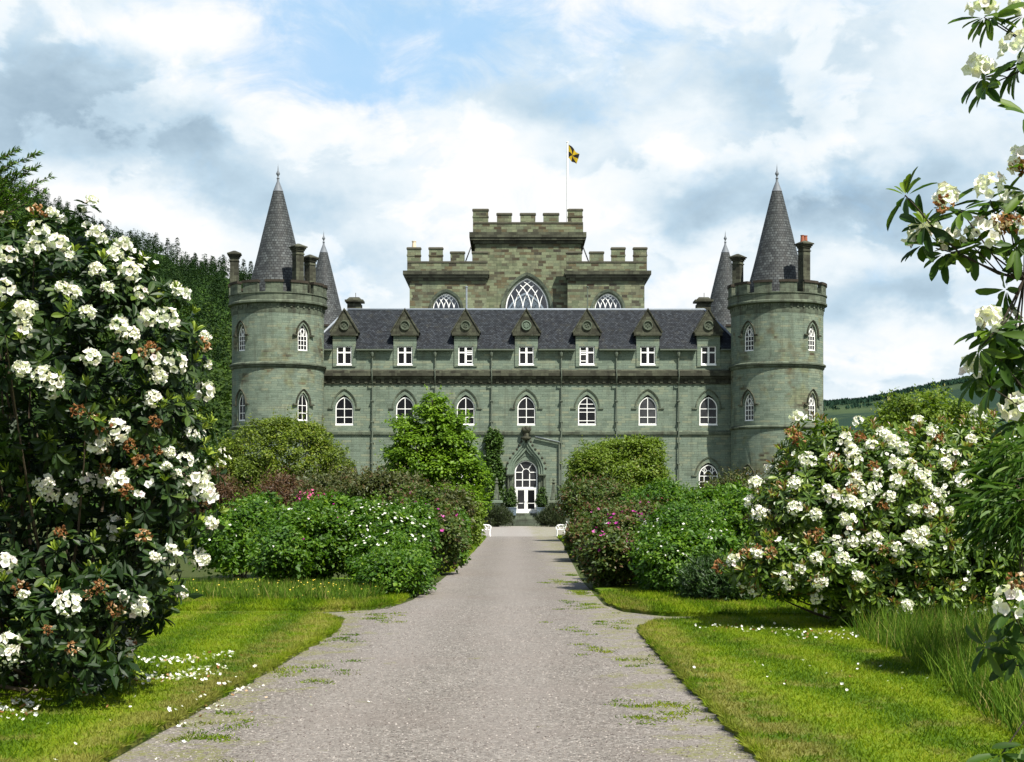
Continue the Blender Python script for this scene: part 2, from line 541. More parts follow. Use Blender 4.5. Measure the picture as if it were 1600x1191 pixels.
def stamp(name, tv, tf, R, T, rnd, m, parent=None, smooth=False, tmi=None):
    tv = np.asarray(tv, float)
    N, K = len(T), len(tv)
    V = np.einsum('nij,kj->nki', R, tv) + T[:, None, :]
    lens = np.array([len(f) for f in tf], dtype=np.int32)
    flat = np.concatenate([np.asarray(f) for f in tf]).astype(np.int32)
    loops = (flat[None, :] + (np.arange(N, dtype=np.int32) * K)[:, None]).ravel()
    tot = np.tile(lens, N)
    start = np.concatenate([[0], np.cumsum(tot)[:-1]]).astype(np.int32)
    me = bpy.data.meshes.new(name)
    me.vertices.add(N * K)
    me.vertices.foreach_set('co', V.astype(np.float32).ravel())
    me.loops.add(len(loops))
    me.loops.foreach_set('vertex_index', loops)
    me.polygons.add(len(tot))
    me.polygons.foreach_set('loop_start', start)
    me.polygons.foreach_set('loop_total', tot)
    if tmi is not None:
        me.polygons.foreach_set('material_index', np.tile(np.asarray(tmi, dtype=np.int32), N))
    me.polygons.foreach_set('use_smooth', np.full(len(tot), smooth, dtype=bool))
    at = me.attributes.new('rnd', 'FLOAT', 'POINT')
    at.data.foreach_set('value', np.repeat(np.asarray(rnd, dtype=np.float32), K))
    for m_ in (m if isinstance(m, (list, tuple)) else [m]):
        me.materials.append(m_)
    me.update(calc_edges=True)
    me.validate()
    return link(me, name, parent)


LEAF_V = [(0, 0, 0), (0.22, 0.30, 0.04), (0.22, 0, -0.005), (0.22, -0.30, 0.04), (0.55, 0.5, 0.05), (0.55, 0, -0.02), (0.55, -0.5, 0.05),
          (0.82, 0.42, 0.0), (0.82, 0, -0.06), (0.82, -0.42, 0.0), (0.95, 0.2, -0.06), (0.95, -0.2, -0.06), (1, 0, -0.11)]
LEAF_F = [(0, 2, 1), (0, 3, 2), (1, 2, 5, 4), (2, 3, 6, 5), (4, 5, 8, 7), (5, 6, 9, 8), (7, 8, 12, 10), (8, 9, 11, 12)]
DIA_V = [(0, 0, 0), (0.45, -0.5, 0.06), (1, 0, -0.04), (0.45, 0.5, 0.06)]
DIA_F = [(0, 1, 2, 3)]
BLADE_V = [(0, -0.5, 0), (0, 0.5, 0), (0.55, -0.36, 0.03), (0.55, 0.36, 0.03), (1, 0, 0.22)]
BLADE_F = [(0, 1, 3, 2), (2, 3, 4)]
RG = np.random.default_rng(7)


def sph(n):
    return norm(RG.normal(size=(n, 3)))


def blob_surface(blobs, n, lo=0.9, hi=1.0, keep_inside=0.86):
    """points on the outer skin of a union of ellipsoids, with outward normals"""
    B = np.array(blobs, float)
    c, r = B[:, :3], B[:, 3:6]
    area = (r[:, 0] * r[:, 1] + r[:, 1] * r[:, 2] + r[:, 0] * r[:, 2])
    pts, nrm = [], []
    got = 0
    while got < n:
        m_ = int((n - got) * 1.7) + 50
        k = RG.choice(len(B), m_, p=area / area.sum())
        u = sph(m_)
        s = RG.uniform(lo, hi, m_)[:, None]
        p = c[k] + r[k] * u * s
        nn = norm(u / r[k])
        q = (((p[:, None, :] - c[None]) / r[None]) ** 2).sum(2)
        q[np.arange(m_), k] = 9
        ok = (q.min(1) > keep_inside ** 2) & (p[:, 2] > 0.03)
        pts.append(p[ok])
        nrm.append(nn[ok])
        got += ok.sum()
    return np.concatenate(pts)[:n], np.concatenate(nrm)[:n]


def clump_leaves(blobs, nclump, rc, nleaf, L, asp, flat=0.75, up=0.5, droop=0.15, lo=0.55, hi=1.0, wild=0.55, zmin=0.02, edge=0.0):
    """leaf frames gathered in clumps over the skin of the blobs"""
    cp, cn = blob_surface(blobs, nclump, lo, hi)
    crad = rc * RG.uniform(0.55, 1.35, nclump)
    k = RG.integers(0, nclump, nleaf)
    u = sph(nleaf)
    u[:, 2] = np.where((u[:, 2] < 0) & (RG.random(nleaf) < 0.6), -u[:, 2], u[:, 2])
    rad = RG.random(nleaf) ** 0.45
    p = cp[k] + u * rad[:, None] * crad[k][:, None] * np.array([1, 1, flat])
    n = norm(u * 0.55 + cn[k] * 0.35 + np.array([0, 0, up]) + wild * RG.normal(size=(nleaf, 3)) * 0.6)
    d = norm(np.cross(n, sph(nleaf)) + u * 0.5 + np.array([0, 0, -droop]))
    ok = p[:, 2] > zmin
    p, n, d, k = p[ok], n[ok], d[ok], k[ok]
    cr = RG.random(nclump)
    rnd = np.clip(0.55 * RG.random(len(p)) + 0.45 * cr[k], 0, 1)
    LL = L * RG.uniform(0.65, 1.3, len(p))
    return frames(d, n, LL, LL * asp), p, rnd

# ------------------------------------------------------------------ the castle
YW = 90.0 * K                                   # front wall plane
CX = P(822, 0, YW).x
YBK = (YW - 1.0) / 0.805                     # rear wall, through the axes of the rear towers
def wx(px): return (px - 800.0) * YW / F
def wz(py): return HC + (YH - py) * YW / F


castle = thing('castle', 'grey-green stone castle with round corner towers, slate cone roofs and battlemented central keep', 'castle', (CX, YW, 0))


def glazing(name, loop_fn, z0, zs, za, w, y, parent, vbars, hbars, t=0.10, bt=0.035, sill=True, M=None, extra=None, pane_m=None, split=True, sashes=True):
    """white painted frame following an arch, with glazing bars, and a dark pane behind"""
    cx = loop_fn
    fr = MB()
    lo = arch(cx, z0, zs, za, w)
    li = arch(cx, z0 + t, zs, za - t, w - t)
    fr.band(lo, li, y, y + 0.10)
    for vx in vbars:
        x = cx + vx
        top = zs
        for q in np.linspace(zs, za, 40):
            if arch_hw(q, zs, za - t, w - t) >= abs(vx):
                top = q
        fr.box(x - bt, x + bt, y + 0.02, y + 0.07, z0 + t, top)
    for hz in hbars:
        hw = arch_hw(hz, zs, za - t, w - t)
        fr.box(cx - hw, cx + hw, y + 0.015, y + 0.075, hz - bt, hz + bt)
    if extra:
        extra(fr, y)
    if sill:
        fr.box(cx - w - 0.06, cx + w + 0.06, y - 0.06, y + 0.10, z0 - 0.09, z0 - 0.003)
    pn = MB()
    pts = arch(cx, z0 + t * .5, zs, za - t * .5, w - t * .5)
    tri = tessellate_polygon([[Vector((a, b, 0)) for a, b in pts]])
    for t_ in tri:
        q = [pts[i] for i in t_]
        ar = (q[1][0] - q[0][0]) * (q[2][1] - q[0][1]) - (q[2][0] - q[0][0]) * (q[1][1] - q[0][1])
        if ar < 0:
            q = q[::-1]
        pn.poly([(a, y + 0.06, b) for a, b in q], 0)
    if M is not None:
        fr.xf(M)
        pn.xf(M)
    if split:
        o = fr.build(name, M_WHITE, parent)
        pn.build('pane', pane_m or M_GLASS, o)
        return o
    b = len(fr.v)
    fr.v += pn.v
    for f, uv in zip(pn.f, pn.uv):
        fr.f.append(tuple(i + b for i in f))
        fr.mi.append(1)
        fr.uv.append(uv)
        fr.sm.append(False)
    return fr.build(name, [M_WHITE, pane_m or M_GLASS], parent)


def hood(mb, cx, zs, za, w, y, t=0.14, proj=0.12, drop=0.0, label=True, n=10):
    """projecting pointed hood mould with small label stops"""
    A = [p for p in arch(cx, zs - drop, zs, za, w, n)][1:]
    B = [p for p in arch(cx, zs - drop, zs, za - t * 1.1, w - t, n)][1:]
    A = A + [(cx - w, zs - drop)]
    B = B + [(cx - w + t, zs - drop)]
    for i in range(len(A) - 1):
        a, b, c, d = A[i], A[i + 1], B[i + 1], B[i]
        mb.poly([(a[0], y - proj, a[1]), (b[0], y - proj, b[1]), (c[0], y - proj * .55, c[1]), (d[0], y - proj * .55, d[1])])
        mb.poly([(a[0], y + 0.03, a[1]), (b[0], y + 0.03, b[1]), (b[0], y - proj, b[1]), (a[0], y - proj, a[1])])
        mb.poly([(d[0], y - proj * .55, d[1]), (c[0], y - proj * .55, c[1]), (c[0], y + 0.03, c[1]), (d[0], y + 0.03, d[1])])
    if label:
        for s_ in (-1, 1):
            x = cx + s_ * (w + 0.10)
            mb.box(x - 0.26, x + 0.26, y - proj * 0.9, y + 0.02, zs - drop - 0.16, zs - drop - 0.004)


ZE, ZC1, ZC0, ZS2 = wz(546), wz(580), wz(600), wz(677)      # eaves, cornice top and bottom, lower string course
DX = [wx(538 + 94.83 * i) for i in range(7)]
# openings of the long front
wall_holes, up_holes = [], []
for x in DX:
    wall_holes.append(arch(x, wz(665), wz(640), wz(617), 0.93))
for i, x in enumerate(DX):
    if i != 3:
        wall_holes.append(arch(x, wz(772), wz(744), wz(723), 1.0))
DOOR_Z0 = wz(802)
door_hole = arch(CX, DOOR_Z0, wz(740), wz(712), 1.24)
wall_holes.append(door_hole)
XL, XR = CX - 21.5, CX + 21.5
w_ = MB()
w_.wall(rectl(XL, XR, 0, ZC0), wall_holes, YW, 0.38)
w_.wall(rectl(XL, XR, ZC1 - 0.4, ZE), [rectl(x - 0.76, x + 0.76, wz(571), ZE - 0.004) for x in DX], YW + 0.003, 0.3)
w_.box(XL, XL + 0.5, YW + 0.4, YBK, 0, ZE)
w_.box(XR - 0.5, XR, YW + 0.4, YBK, 0, ZE)
w_.box(XL + 0.5, XR - 0.5, YBK - .5, YBK, 0, ZE)
main_wall = w_.build('main_wall', M_WALL, castle)
# dark room volume behind the windows, so nothing shows through from the sides
r_ = MB()
r_.box(XL + 0.6, XR - 0.6, YW + 1.6, YW + 1.8, 0.1, ZE - 0.1)
r_.build('inner_wall', M_INT, castle)

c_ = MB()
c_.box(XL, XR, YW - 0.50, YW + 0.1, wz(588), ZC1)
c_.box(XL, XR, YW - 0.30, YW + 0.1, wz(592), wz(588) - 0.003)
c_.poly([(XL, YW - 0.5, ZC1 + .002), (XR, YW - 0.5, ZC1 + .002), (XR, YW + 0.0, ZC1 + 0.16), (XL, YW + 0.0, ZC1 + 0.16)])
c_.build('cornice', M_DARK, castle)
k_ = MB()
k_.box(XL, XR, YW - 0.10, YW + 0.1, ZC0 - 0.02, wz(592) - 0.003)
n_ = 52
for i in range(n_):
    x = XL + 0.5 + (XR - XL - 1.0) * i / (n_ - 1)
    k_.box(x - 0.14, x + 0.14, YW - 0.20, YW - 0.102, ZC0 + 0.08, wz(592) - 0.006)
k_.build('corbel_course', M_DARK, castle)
s_ = MB()
s_.box(XL, XR, YW - 0.16, YW + 0.1, ZS2 - 0.14, ZS2 + 0.14)
s_.poly([(XL, YW - 0.16, ZS2 + .142), (XR, YW - 0.16, ZS2 + .142), (XR, YW - 0.001, ZS2 + 0.24), (XL, YW - 0.001, ZS2 + 0.24)])
s_.box(XL, XR, YW - 0.2, YW + 0.1, 0, 0.9)
s_.build('string_course', M_PAR, castle)

# roof of the four ranges: outer slopes, leaded flat inside
RX, RYF, RYB, RZ = 21.9, YW - 0.42, YBK + .4, HC + (YH - 484) * (YW + 4.2) / F
ri, rf = 18.4, YW + 4.2
rb = YBK - 4.0
r_ = MB()
zE = ZE + 0.02
slopeL = math.hypot(rf - RYF, RZ - zE)
# front slope: the eaves strip stops at each dormer, the slope above runs through
q_ = (YW + 0.25 - RYF) / (rf - RYF)
zq, lq, xq = zE + (RZ - zE) * q_, slopeL * q_, RX + (ri - RX) * q_
for x0, x1 in zip([-xq] + [d - CX + 1.16 for d in DX], [d - CX - 1.16 for d in DX] + [xq]):
    r_.poly([(CX + x0, RYF, zE), (CX + x1, RYF, zE), (CX + x1, YW + 0.25, zq), (CX + x0, YW + 0.25, zq)], 0, [(x0 + RX, 0), (x1 + RX, 0), (x1 + RX, lq), (x0 + RX, lq)])
r_.poly([(CX - xq, YW + 0.25, zq), (CX + xq, YW + 0.25, zq), (CX + ri, rf, RZ), (CX - ri, rf, RZ)], 0, [(RX - xq, lq), (RX + xq, lq), (RX + ri, slopeL), (RX - ri, slopeL)])
r_.poly([(CX + RX, RYF, zE), (CX + RX, RYB, zE), (CX + ri, rb, RZ), (CX + ri, rf, RZ)], 0, [(0, 0), (24, 0), (20, slopeL), (4, slopeL)])
r_.poly([(CX - RX, RYB, zE), (CX - RX, RYF, zE), (CX - ri, rf, RZ), (CX - ri, rb, RZ)], 0, [(0, 0), (24, 0), (20, slopeL), (4, slopeL)])
r_.poly([(CX + RX, RYB, zE), (CX - RX, RYB, zE), (CX - ri, rb, RZ), (CX + ri, rb, RZ)], 0, [(0, 0), (2 * RX, 0), (RX + ri, slopeL), (RX - ri, slopeL)])
r_.poly([(CX - ri, rf, RZ - .01), (CX + ri, rf, RZ - .01), (CX + ri, rb, RZ - .01), (CX - ri, rb, RZ - .01)], 1)
roof = r_.build('roof', [M_SLATE, M_LEAD], castle)
for x0, x1 in zip([-RX] + [d - CX + 1.2 for d in DX], [d - CX - 1.2 for d in DX] + [RX]):
    r_ = MB()
    r_.box(CX + x0, CX + x1, RYF - 0.10, RYF + 0.06, zE - 0.16, zE - 0.03)
    r_.box(CX + x0, CX + x1, RYF + 0.063, YW + 0.001, zE - 0.05, zE - 0.025)
    r_.build('gutter', M_PIPE, roof)
r_ = MB()
r_.tube([(CX - ri, rf, RZ), (CX + ri, rf, RZ)], 0.13, 8)
for s in (-1, 1):
    r_.tube([(CX + s * ri, rf, RZ + .02), (CX + s * RX, RYF, zE + .02)], 0.12, 8)
r_.build('ridge_flashing', M_LEAD, roof)

# front windows with pointed hood moulds
for i, x in enumerate(DX):
    z0, zs, za = wz(663.5), wz(638), wz(620.5)
    hb = [wz(639), wz(652)] if i != 4 else [wz(632), wz(639), wz(645)]
    if i == 4:
        hb = [wz(631.5), wz(638), wz(644), wz(657.5)]
    o = glazing('window', x, z0, zs, za, 0.90, YW + 0.13, castle, [0.0], hb)
    h_ = MB()
    hood(h_, x, wz(637), wz(607.5), 1.28, YW)
    li = arch(x, wz(637), wz(637), wz(610), 1.15, 8)
    h_.build('hood_mould', M_PAR, o)
for i, x in enumerate(DX):
    if i == 3:
        continue
    z0, zs, za = wz(771), wz(744), wz(726)

    def extra(fr, y, x=x, zs=zs, za=za):
        A = arch(x, zs - .01, zs, zs + 0.62, 0.46, 6)[1:]
        B = arch(x, zs - .01, zs, zs + 0.55, 0.39, 6)[1:]
        fr.band(A, B, y + .02, y + .07, closed=False)
        for a in (35, 65, 115, 145):
            c, s = math.cos(math.radians(a)), math.sin(math.radians(a))
            fr.tube([(x + c * 0.44, y + .045, zs + s * 0.6), (x + c * 0.86, y + .045, zs + s * 1.06)], 0.032, 5)
    o = glazing('window', x, z0, zs, za, 0.96, YW + 0.13, castle, [-0.42, 0.42], [wz(744), wz(753), wz(762)], extra=extra)
    h_ = MB()
    hood(h_, x, wz(742), wz(713.5), 1.34, YW)
    h_.build('hood_mould', M_PAR, o)

# dormers: wall-head windows under stone gables with a carved roundel
for i, x in enumerate(DX):
    d_ = MB()
    yd = YW - 0.10
    d_.wall(rectl(x - 1.15, x + 1.15, wz(573), wz(525)), [rectl(x - 0.76, x + 0.76, wz(571), wz(541))], yd, 0.35)
    for s in (-1, 1):
        X = x + s * 1.15
        q = [(X, yd, wz(573)), (X, YW + 3.5, wz(573)), (X, YW + 3.5, wz(525)), (X, yd, wz(525))]
        d_.poly(q if s > 0 else q[::-1])
    d_.box(x - 1.15, x + 1.15, yd - 0.05, yd - 0.003, wz(532), wz(530), 0)
    d_.box(x - 1.38, x + 1.38, yd - 0.26, YW + 2.5, wz(525), wz(522), 1)
    zb = wz(522) + .003
    d_.prism([(x - 1.40, zb), (x + 1.40, zb), (x + 1.36, zb + 0.18), (x, wz(484)), (x - 1.36, zb + 0.18)], yd - 0.06, YW + 3.6, 1, back=False)
    # raised coping along the two rakes
    for s in (-1, 1):
        a, b = Vector((x + s * 1.43, 0, zb + 0.12)), Vector((x, 0, wz(482.5)))
        dr = (b - a).normalized()
        up = Vector((s * abs(dr.z), 0, abs(dr.x)))
        w1 = up * 0.09
        pts = [(a - w1 * .4), (b - Vector((0, 0, .1))), b + Vector((0, 0, 0.07)), a + w1]
        f0 = [(p.x, yd - 0.16, p.z) for p in pts]
        f1 = [(p.x, YW + 3.4, p.z) for p in pts]
        if s < 0:
            f0, f1 = f0[::-1], f1[::-1]
        d_.poly(f0[::-1], 1)
        for k in range(4):
            j = (k + 1) % 4
            d_.poly([f0[k], f0[j], f1[j], f1[k]], 1)
    dm = d_.build('dormer', [M_WALL, M_DARK], castle)
    g_ = MB()
    zc = wz(509)
    M = Matrix.Translation((x, yd - 0.06, zc)) @ Matrix.Rotation(math.radians(90), 4, 'X')
    g_.lathe([(0.50, 0.0), (0.50, 0.12), (0.42, 0.15), (0.37, 0.10), (0.34, 0.02)], seg=24)
    if i == 3:
        g_.lathe([(0.34, 0.02), (0.28, 0.08), (0.0, 0.12)], seg=24)
        for a in range(7):
            g_.lathe([(0.06, 0.05), (0.055, 0.12), (0.0, 0.15)], 0.2 * math.cos(a * .9), 0.2 * math.sin(a * .9), 8)
    else:
        g_.lathe([(0.34, 0.03), (0.0, 0.05)], seg=24)
        for a in range(4):
            g_.lathe([(0.07, 0.03), (0.06, 0.09), (0.0, 0.11)], 0.15 * math.cos(a * 1.57 + .3 * i), 0.15 * math.sin(a * 1.57 + .3 * i), 8)
    g_.xf(M).build('roundel', M_TRIM if i == 3 else M_PAR, dm)
    g_ = MB()
    y = yd + 0.12
    z0, z1 = wz(570), wz(541.5)
    g_.band(rectl(x - .74, x + .74, z0, z1), rectl(x - .64, x + .64, z0 + .13, z1 - .08), y, y + .1)
    g_.box(x - .10, x + .10, y - .03, y + .09, z0 + .13, z1 - .08)
    zt = wz(551)
    g_.box(x - .64, x - .102, y - .01, y + .08, zt - .07, zt + .07)
    g_.box(x + .102, x + .64, y - .01, y + .08, zt - .07, zt + .07)
    if i in (2, 4):
        s = 1 if i == 2 else -1
        xa, xb = (x + .102, x + .64) if s > 0 else (x - .64, x - .102)
        g_.box(xa, xb, y + .0, y + .07, zt - .24, zt - .15)
        g_.box(xa, xb, y + .0, y + .07, zt + .14, zt + .2)
        g_.box(xa, xb, y + .0, y + .07, z0 + .34, z0 + .42)
    g_.box(x - .78, x + .78, y - .16, y + .1, z0 - .1, z0 - .004)
    wn = g_.build('window', M_WHITE, dm)
    p_ = MB()
    p_.poly([(x - .66, y + .07, z0 + .05), (x + .66, y + .07, z0 + .05), (x + .66, y + .07, z1 - .04), (x - .66, y + .07, z1 - .04)])
    # the pane belongs to the dormer's window and is the last level the split goes
    b = p_.build('pane', M_GLASS, dm)

# downpipes with hoppers
for px in (582, 680, 768, 877, 963, 1060):
    x = wx(px)
    p_ = MB()
    p_.tube([(x, RYF - .02, ZE - .1), (x, YW - .16, ZE - .45), (x, YW - .16, ZC1 + .3), (x, YW - .62, ZC1 + .12), (x, YW - .62, wz(590)), (x, YW - .17, ZC0 - .2)], 0.068, 8)
    p_.tube([(x, YW - .17, ZC0 - .2), (x, YW - .26, ZS2 + 0.4), (x, YW - .26, 0.2)], 0.07, 8)
    p_.lathe([(0.10, ZE - .75), (0.2, ZE - .45), (0.2, ZE - .3), (0.0, ZE - .3)], x, YW - 0.25, 8)
    for z in np.arange(2, ZC0 - 1, 2.1):
        p_.box(x - .15, x + .15, YW - .33, YW - .005, z - .05, z + .05)
    p_.build('downpipe', M_PIPE, castle)
# branch pipe beside the door
p_ = MB()
a, b = P(836, 683.5, YW - .2), P(874, 692, YW - .2)
p_.tube([(a.x, YW - .2, a.z), (b.x, YW - .2, b.z), (b.x + .02, YW - .2, b.z - .1)], 0.10, 8)
p_.tube([(b.x - 0.02, YW - .2, b.z - .1), (b.x - .02, YW - .2, 0.2)], 0.085, 8)
p_.build('branch_pipe', M_PIPE, castle)
p_ = MB()
p_.tube([(a.x, YW - .3, a.z + .09), (b.x, YW - .3, b.z + .09)], 0.035, 6)
p_.build('pipe_flashing', M_LEAD, castle)

# ---- entrance
d_ = MB()
zT = wz(762.5)                         # transom over the double door
y = YW + 0.2
lo = arch(CX, DOOR_Z0, wz(738), wz(719.5), 1.14, 10)
li = arch(CX, DOOR_Z0 + .02, wz(738), wz(721), 1.03, 10)
d_.band(lo, li, y, y + .12)
d_.box(CX - 1.03, CX + 1.03, y - .02, y + .12, zT - .09, zT + .09)
for s in (-1, 1):
    d_.box(CX + s * .36 - .04, CX + s * .36 + .04, y + .02, y + .08, zT + .09, wz(738))
for zz in (wz(750), wz(738)):
    for xa, xb in ((-1.03, -.40), (.40, 1.03)):
        d_.box(CX + xa, CX + xb, y + .02, y + .08, zz - .04, zz + .04)
d_.box(CX - .32, CX + .32, y + .02, y + .08, wz(750) - .04, wz(750) + .04)
A = arch(CX, wz(740), wz(738), wz(732.5), .40, 8)[1:]
B = arch(CX, wz(740), wz(738), wz(733.2), .33, 8)[1:]
d_.band(A, B, y + .02, y + .08, closed=False)
for ang in (52, 128):
    c, s = math.cos(math.radians(ang)), math.sin(math.radians(ang))
    d_.tube([(CX + c * .37, y + .05, wz(738) + s * .36), (CX + c * .95, y + .05, wz(738) + s * 1.06)], .035, 5)
fan = d_.build('fanlight', M_WHITE, castle)
p_ = MB()
p_.prism(arch(CX, zT, wz(738), wz(720.2), 1.08, 10), y + .06, y + .07)
p_.build('pane', M_GLASS, fan)
for s in (-1, 1):
    q = MB()
    x0, x1 = (CX - 1.02, CX - .005) if s < 0 else (CX + .005, CX + 1.02)
    q.band(rectl(x0, x1, DOOR_Z0 + .03, zT - .095), rectl(x0 + .17, x1 - .17, DOOR_Z0 + .42, zT - .22), y + .01, y + .09)
    q.box(x0 + .17, x1 - .17, y + .03, y + .07, wz(787), wz(786))
    dr = q.build('door', M_WHITE, castle)
    q = MB()
    q.box(x0 + .15, x1 - .15, y + .05, y + .06, DOOR_Z0 + .40, zT - .24)
    q.build('pane', M_GLASS, dr)
    q = MB()
    hx = CX + s * .11
    q.tube([(hx, y + .02, DOOR_Z0 + 1.15), (hx, y - .06, DOOR_Z0 + 1.15), (hx + s * .12, y - .06, DOOR_Z0 + 1.15)], .022, 6)
    q.build('handle', M_IRON, dr)
# ogee surround with shafts, crockets and a carved finial
e_ = MB()
ys = YW - 0.42
zsp = wz(741)
def ogee(pts, n=5):
    """smooth curve through (half width m, height px) points"""
    q = [(w, wz(p)) for w, p in pts]
    out = []
    for k in range(len(q) - 1):
        p0, p1, p2, p3 = q[max(k - 1, 0)], q[k], q[k + 1], q[min(k + 2, len(q) - 1)]
        for i in range(n):
            t = i / n
            out.append(tuple(.5 * (2 * p1[m] + (p2[m] - p0[m]) * t + (2 * p0[m] - 5 * p1[m] + 4 * p2[m] - p3[m]) * t * t + (3 * p1[m] - p0[m] - 3 * p2[m] + p3[m]) * t ** 3) for m in (0, 1)))
    return out + [q[-1]]


R0 = ogee([(1.95, 741), (1.90, 728), (1.50, 715), (.92, 704), (.50, 694), (.38, 685)])
R1 = ogee([(1.72, 741), (1.68, 729), (1.34, 717), (.80, 706.5), (.36, 697), (.12, 689)])
R2 = ogee([(1.50, 741), (1.46, 729.5), (1.16, 718.5), (.66, 709), (.24, 701), (.02, 695)])
R3 = ogee([(1.26, 741), (1.23, 730), (.98, 720), (.52, 712), (.16, 706), (.005, 702)])
def strip(mb, A, B, ya, yb, cx):
    for s in (-1, 1):
        for i in range(len(A) - 1):
            q = [(cx + s * A[i][0], ya, A[i][1]), (cx + s * A[i + 1][0], ya, A[i + 1][1]), (cx + s * B[i + 1][0], yb, B[i + 1][1]), (cx + s * B[i][0], yb, B[i][1])]
            mb.poly(q if s > 0 else q[::-1])
strip(e_, R0, R0, YW, ys, CX)
strip(e_, R0, R1, ys, ys, CX)
strip(e_, R1, R1, ys, ys + .12, CX)
strip(e_, R1, R2, ys + .12, ys + .10, CX)
strip(e_, R2, R2, ys + .10, ys + .24, CX)
strip(e_, R2, R3, ys + .24, ys + .22, CX)
strip(e_, R3, R3, ys + .22, YW + .003, CX)
sp_l = [(CX - x, z) for x, z in R3[::-1]]
sp_r = [(CX + x, z) for x, z in R3]
hole = arch(CX, zsp - .3, wz(738), wz(719.2), 1.16, 10)[2:]
outl = sp_r + sp_l[1:] + [(x, z) for x, z in hole[::-1] if z >= zsp - .01]
e_.prism(outl, YW + .05, YW + .25)
sur = e_.build('door_surround', M_TRIM, castle)
e_ = MB()
A = arch(CX, zsp - .001, zsp, wz(713) - .02, 1.53, 12)
for s in (-1, 1):
    for xx, rr in ((1.80, .10), (1.56, .09), (1.38, .07)):
        X = CX + s * xx
        yy = ys + .1 + (2 - xx) * .5
        e_.lathe([(rr * 1.7, wz(801)), (rr * 1.7, wz(798)), (rr, wz(797)), (rr, wz(772)), (rr * 1.4, wz(771.5)), (rr * 1.4, wz(770)), (rr, wz(769.5)), (rr, wz(746)), (rr * 2, wz(743)), (rr * 2, wz(741)), (0, wz(741))], X, yy, 10)
    X0, X1 = sorted((CX + s * 1.26, CX + s * 2.0))
    e_.box(X0, X1, ys - .06, YW + .02, wz(743), zsp)
    e_.box(X0, X1, ys + .3, YW + .02, wz(802), wz(743) - .003)
    e_.box(X0 - .04, X1 + .04, ys - .02, YW + .02, wz(805), wz(801.6))
e_.build('shafts', M_PAR, sur)
e_ = MB()
for s in (-1, 1):
    for i in range(3, 25, 3):
        x_, z_ = R0[i]
        M = (CX + s * (x_ - .01), ys + .08, z_ + .08)
        e_.lathe([(0.0, -.14), (.12, -.08), (.15, .02), (.08, .13), (0, .16)], 0, 0, 8)
        nloc = 8 * 4 * 4 - 8 * 2
        e_.v[-nloc:] = [(a + M[0], b + M[1], c + M[2]) for a, b, c in e_.v[-nloc:]]
e_.build('crockets', M_DARK, sur)
e_ = MB()
zf = wz(686)
e_.lathe([(.30, zf - .15), (.36, zf - .05), (.5, zf + .02), (.52, zf + .14), (.3, zf + .2), (.26, zf + .6), (.36, zf + .7), (.42, zf + .85), (.2, zf + .98), (.16, zf + 1.25), (0, zf + 1.3)], CX, YW - .35, 10)
for a in range(5):
    t = a / 5 * 6.283
    bx, by = CX + .36 * math.cos(t), YW - .35 + .3 * math.sin(t)
    e_.lathe([(0, zf + .72), (.15, zf + .85), (.17, zf + 1.0), (.09, zf + 1.2), (0, zf + 1.28)], bx, by, 8)
e_.build('finial', M_DARK, sur)
# steps up to the door
st = MB()
nst = 6
for i in range(nst):
    zt = DOOR_Z0 * (i + 1) / nst - .01
    yfr = YW - 2.4 + i * 0.36
    st.box(CX - 1.30, CX + 1.30, yfr, yfr + .36 if i < nst - 1 else YW + .3, 0.0 if i == 0 else zt - .23, zt)
st.box(CX - 3.1, CX - 1.31, YW - 1.6, YW - .21, 0, DOOR_Z0 - .25)
st.box(CX + 1.31, CX + 3.1, YW - 1.6, YW - .21, 0, DOOR_Z0 - .25)
st.build('entrance_steps', M_PAR, castle)

# ---- towers
TY = YW - 1.0                                   # plane through the tower axis
def tz(py): return HC + (YH - py) * TY / F


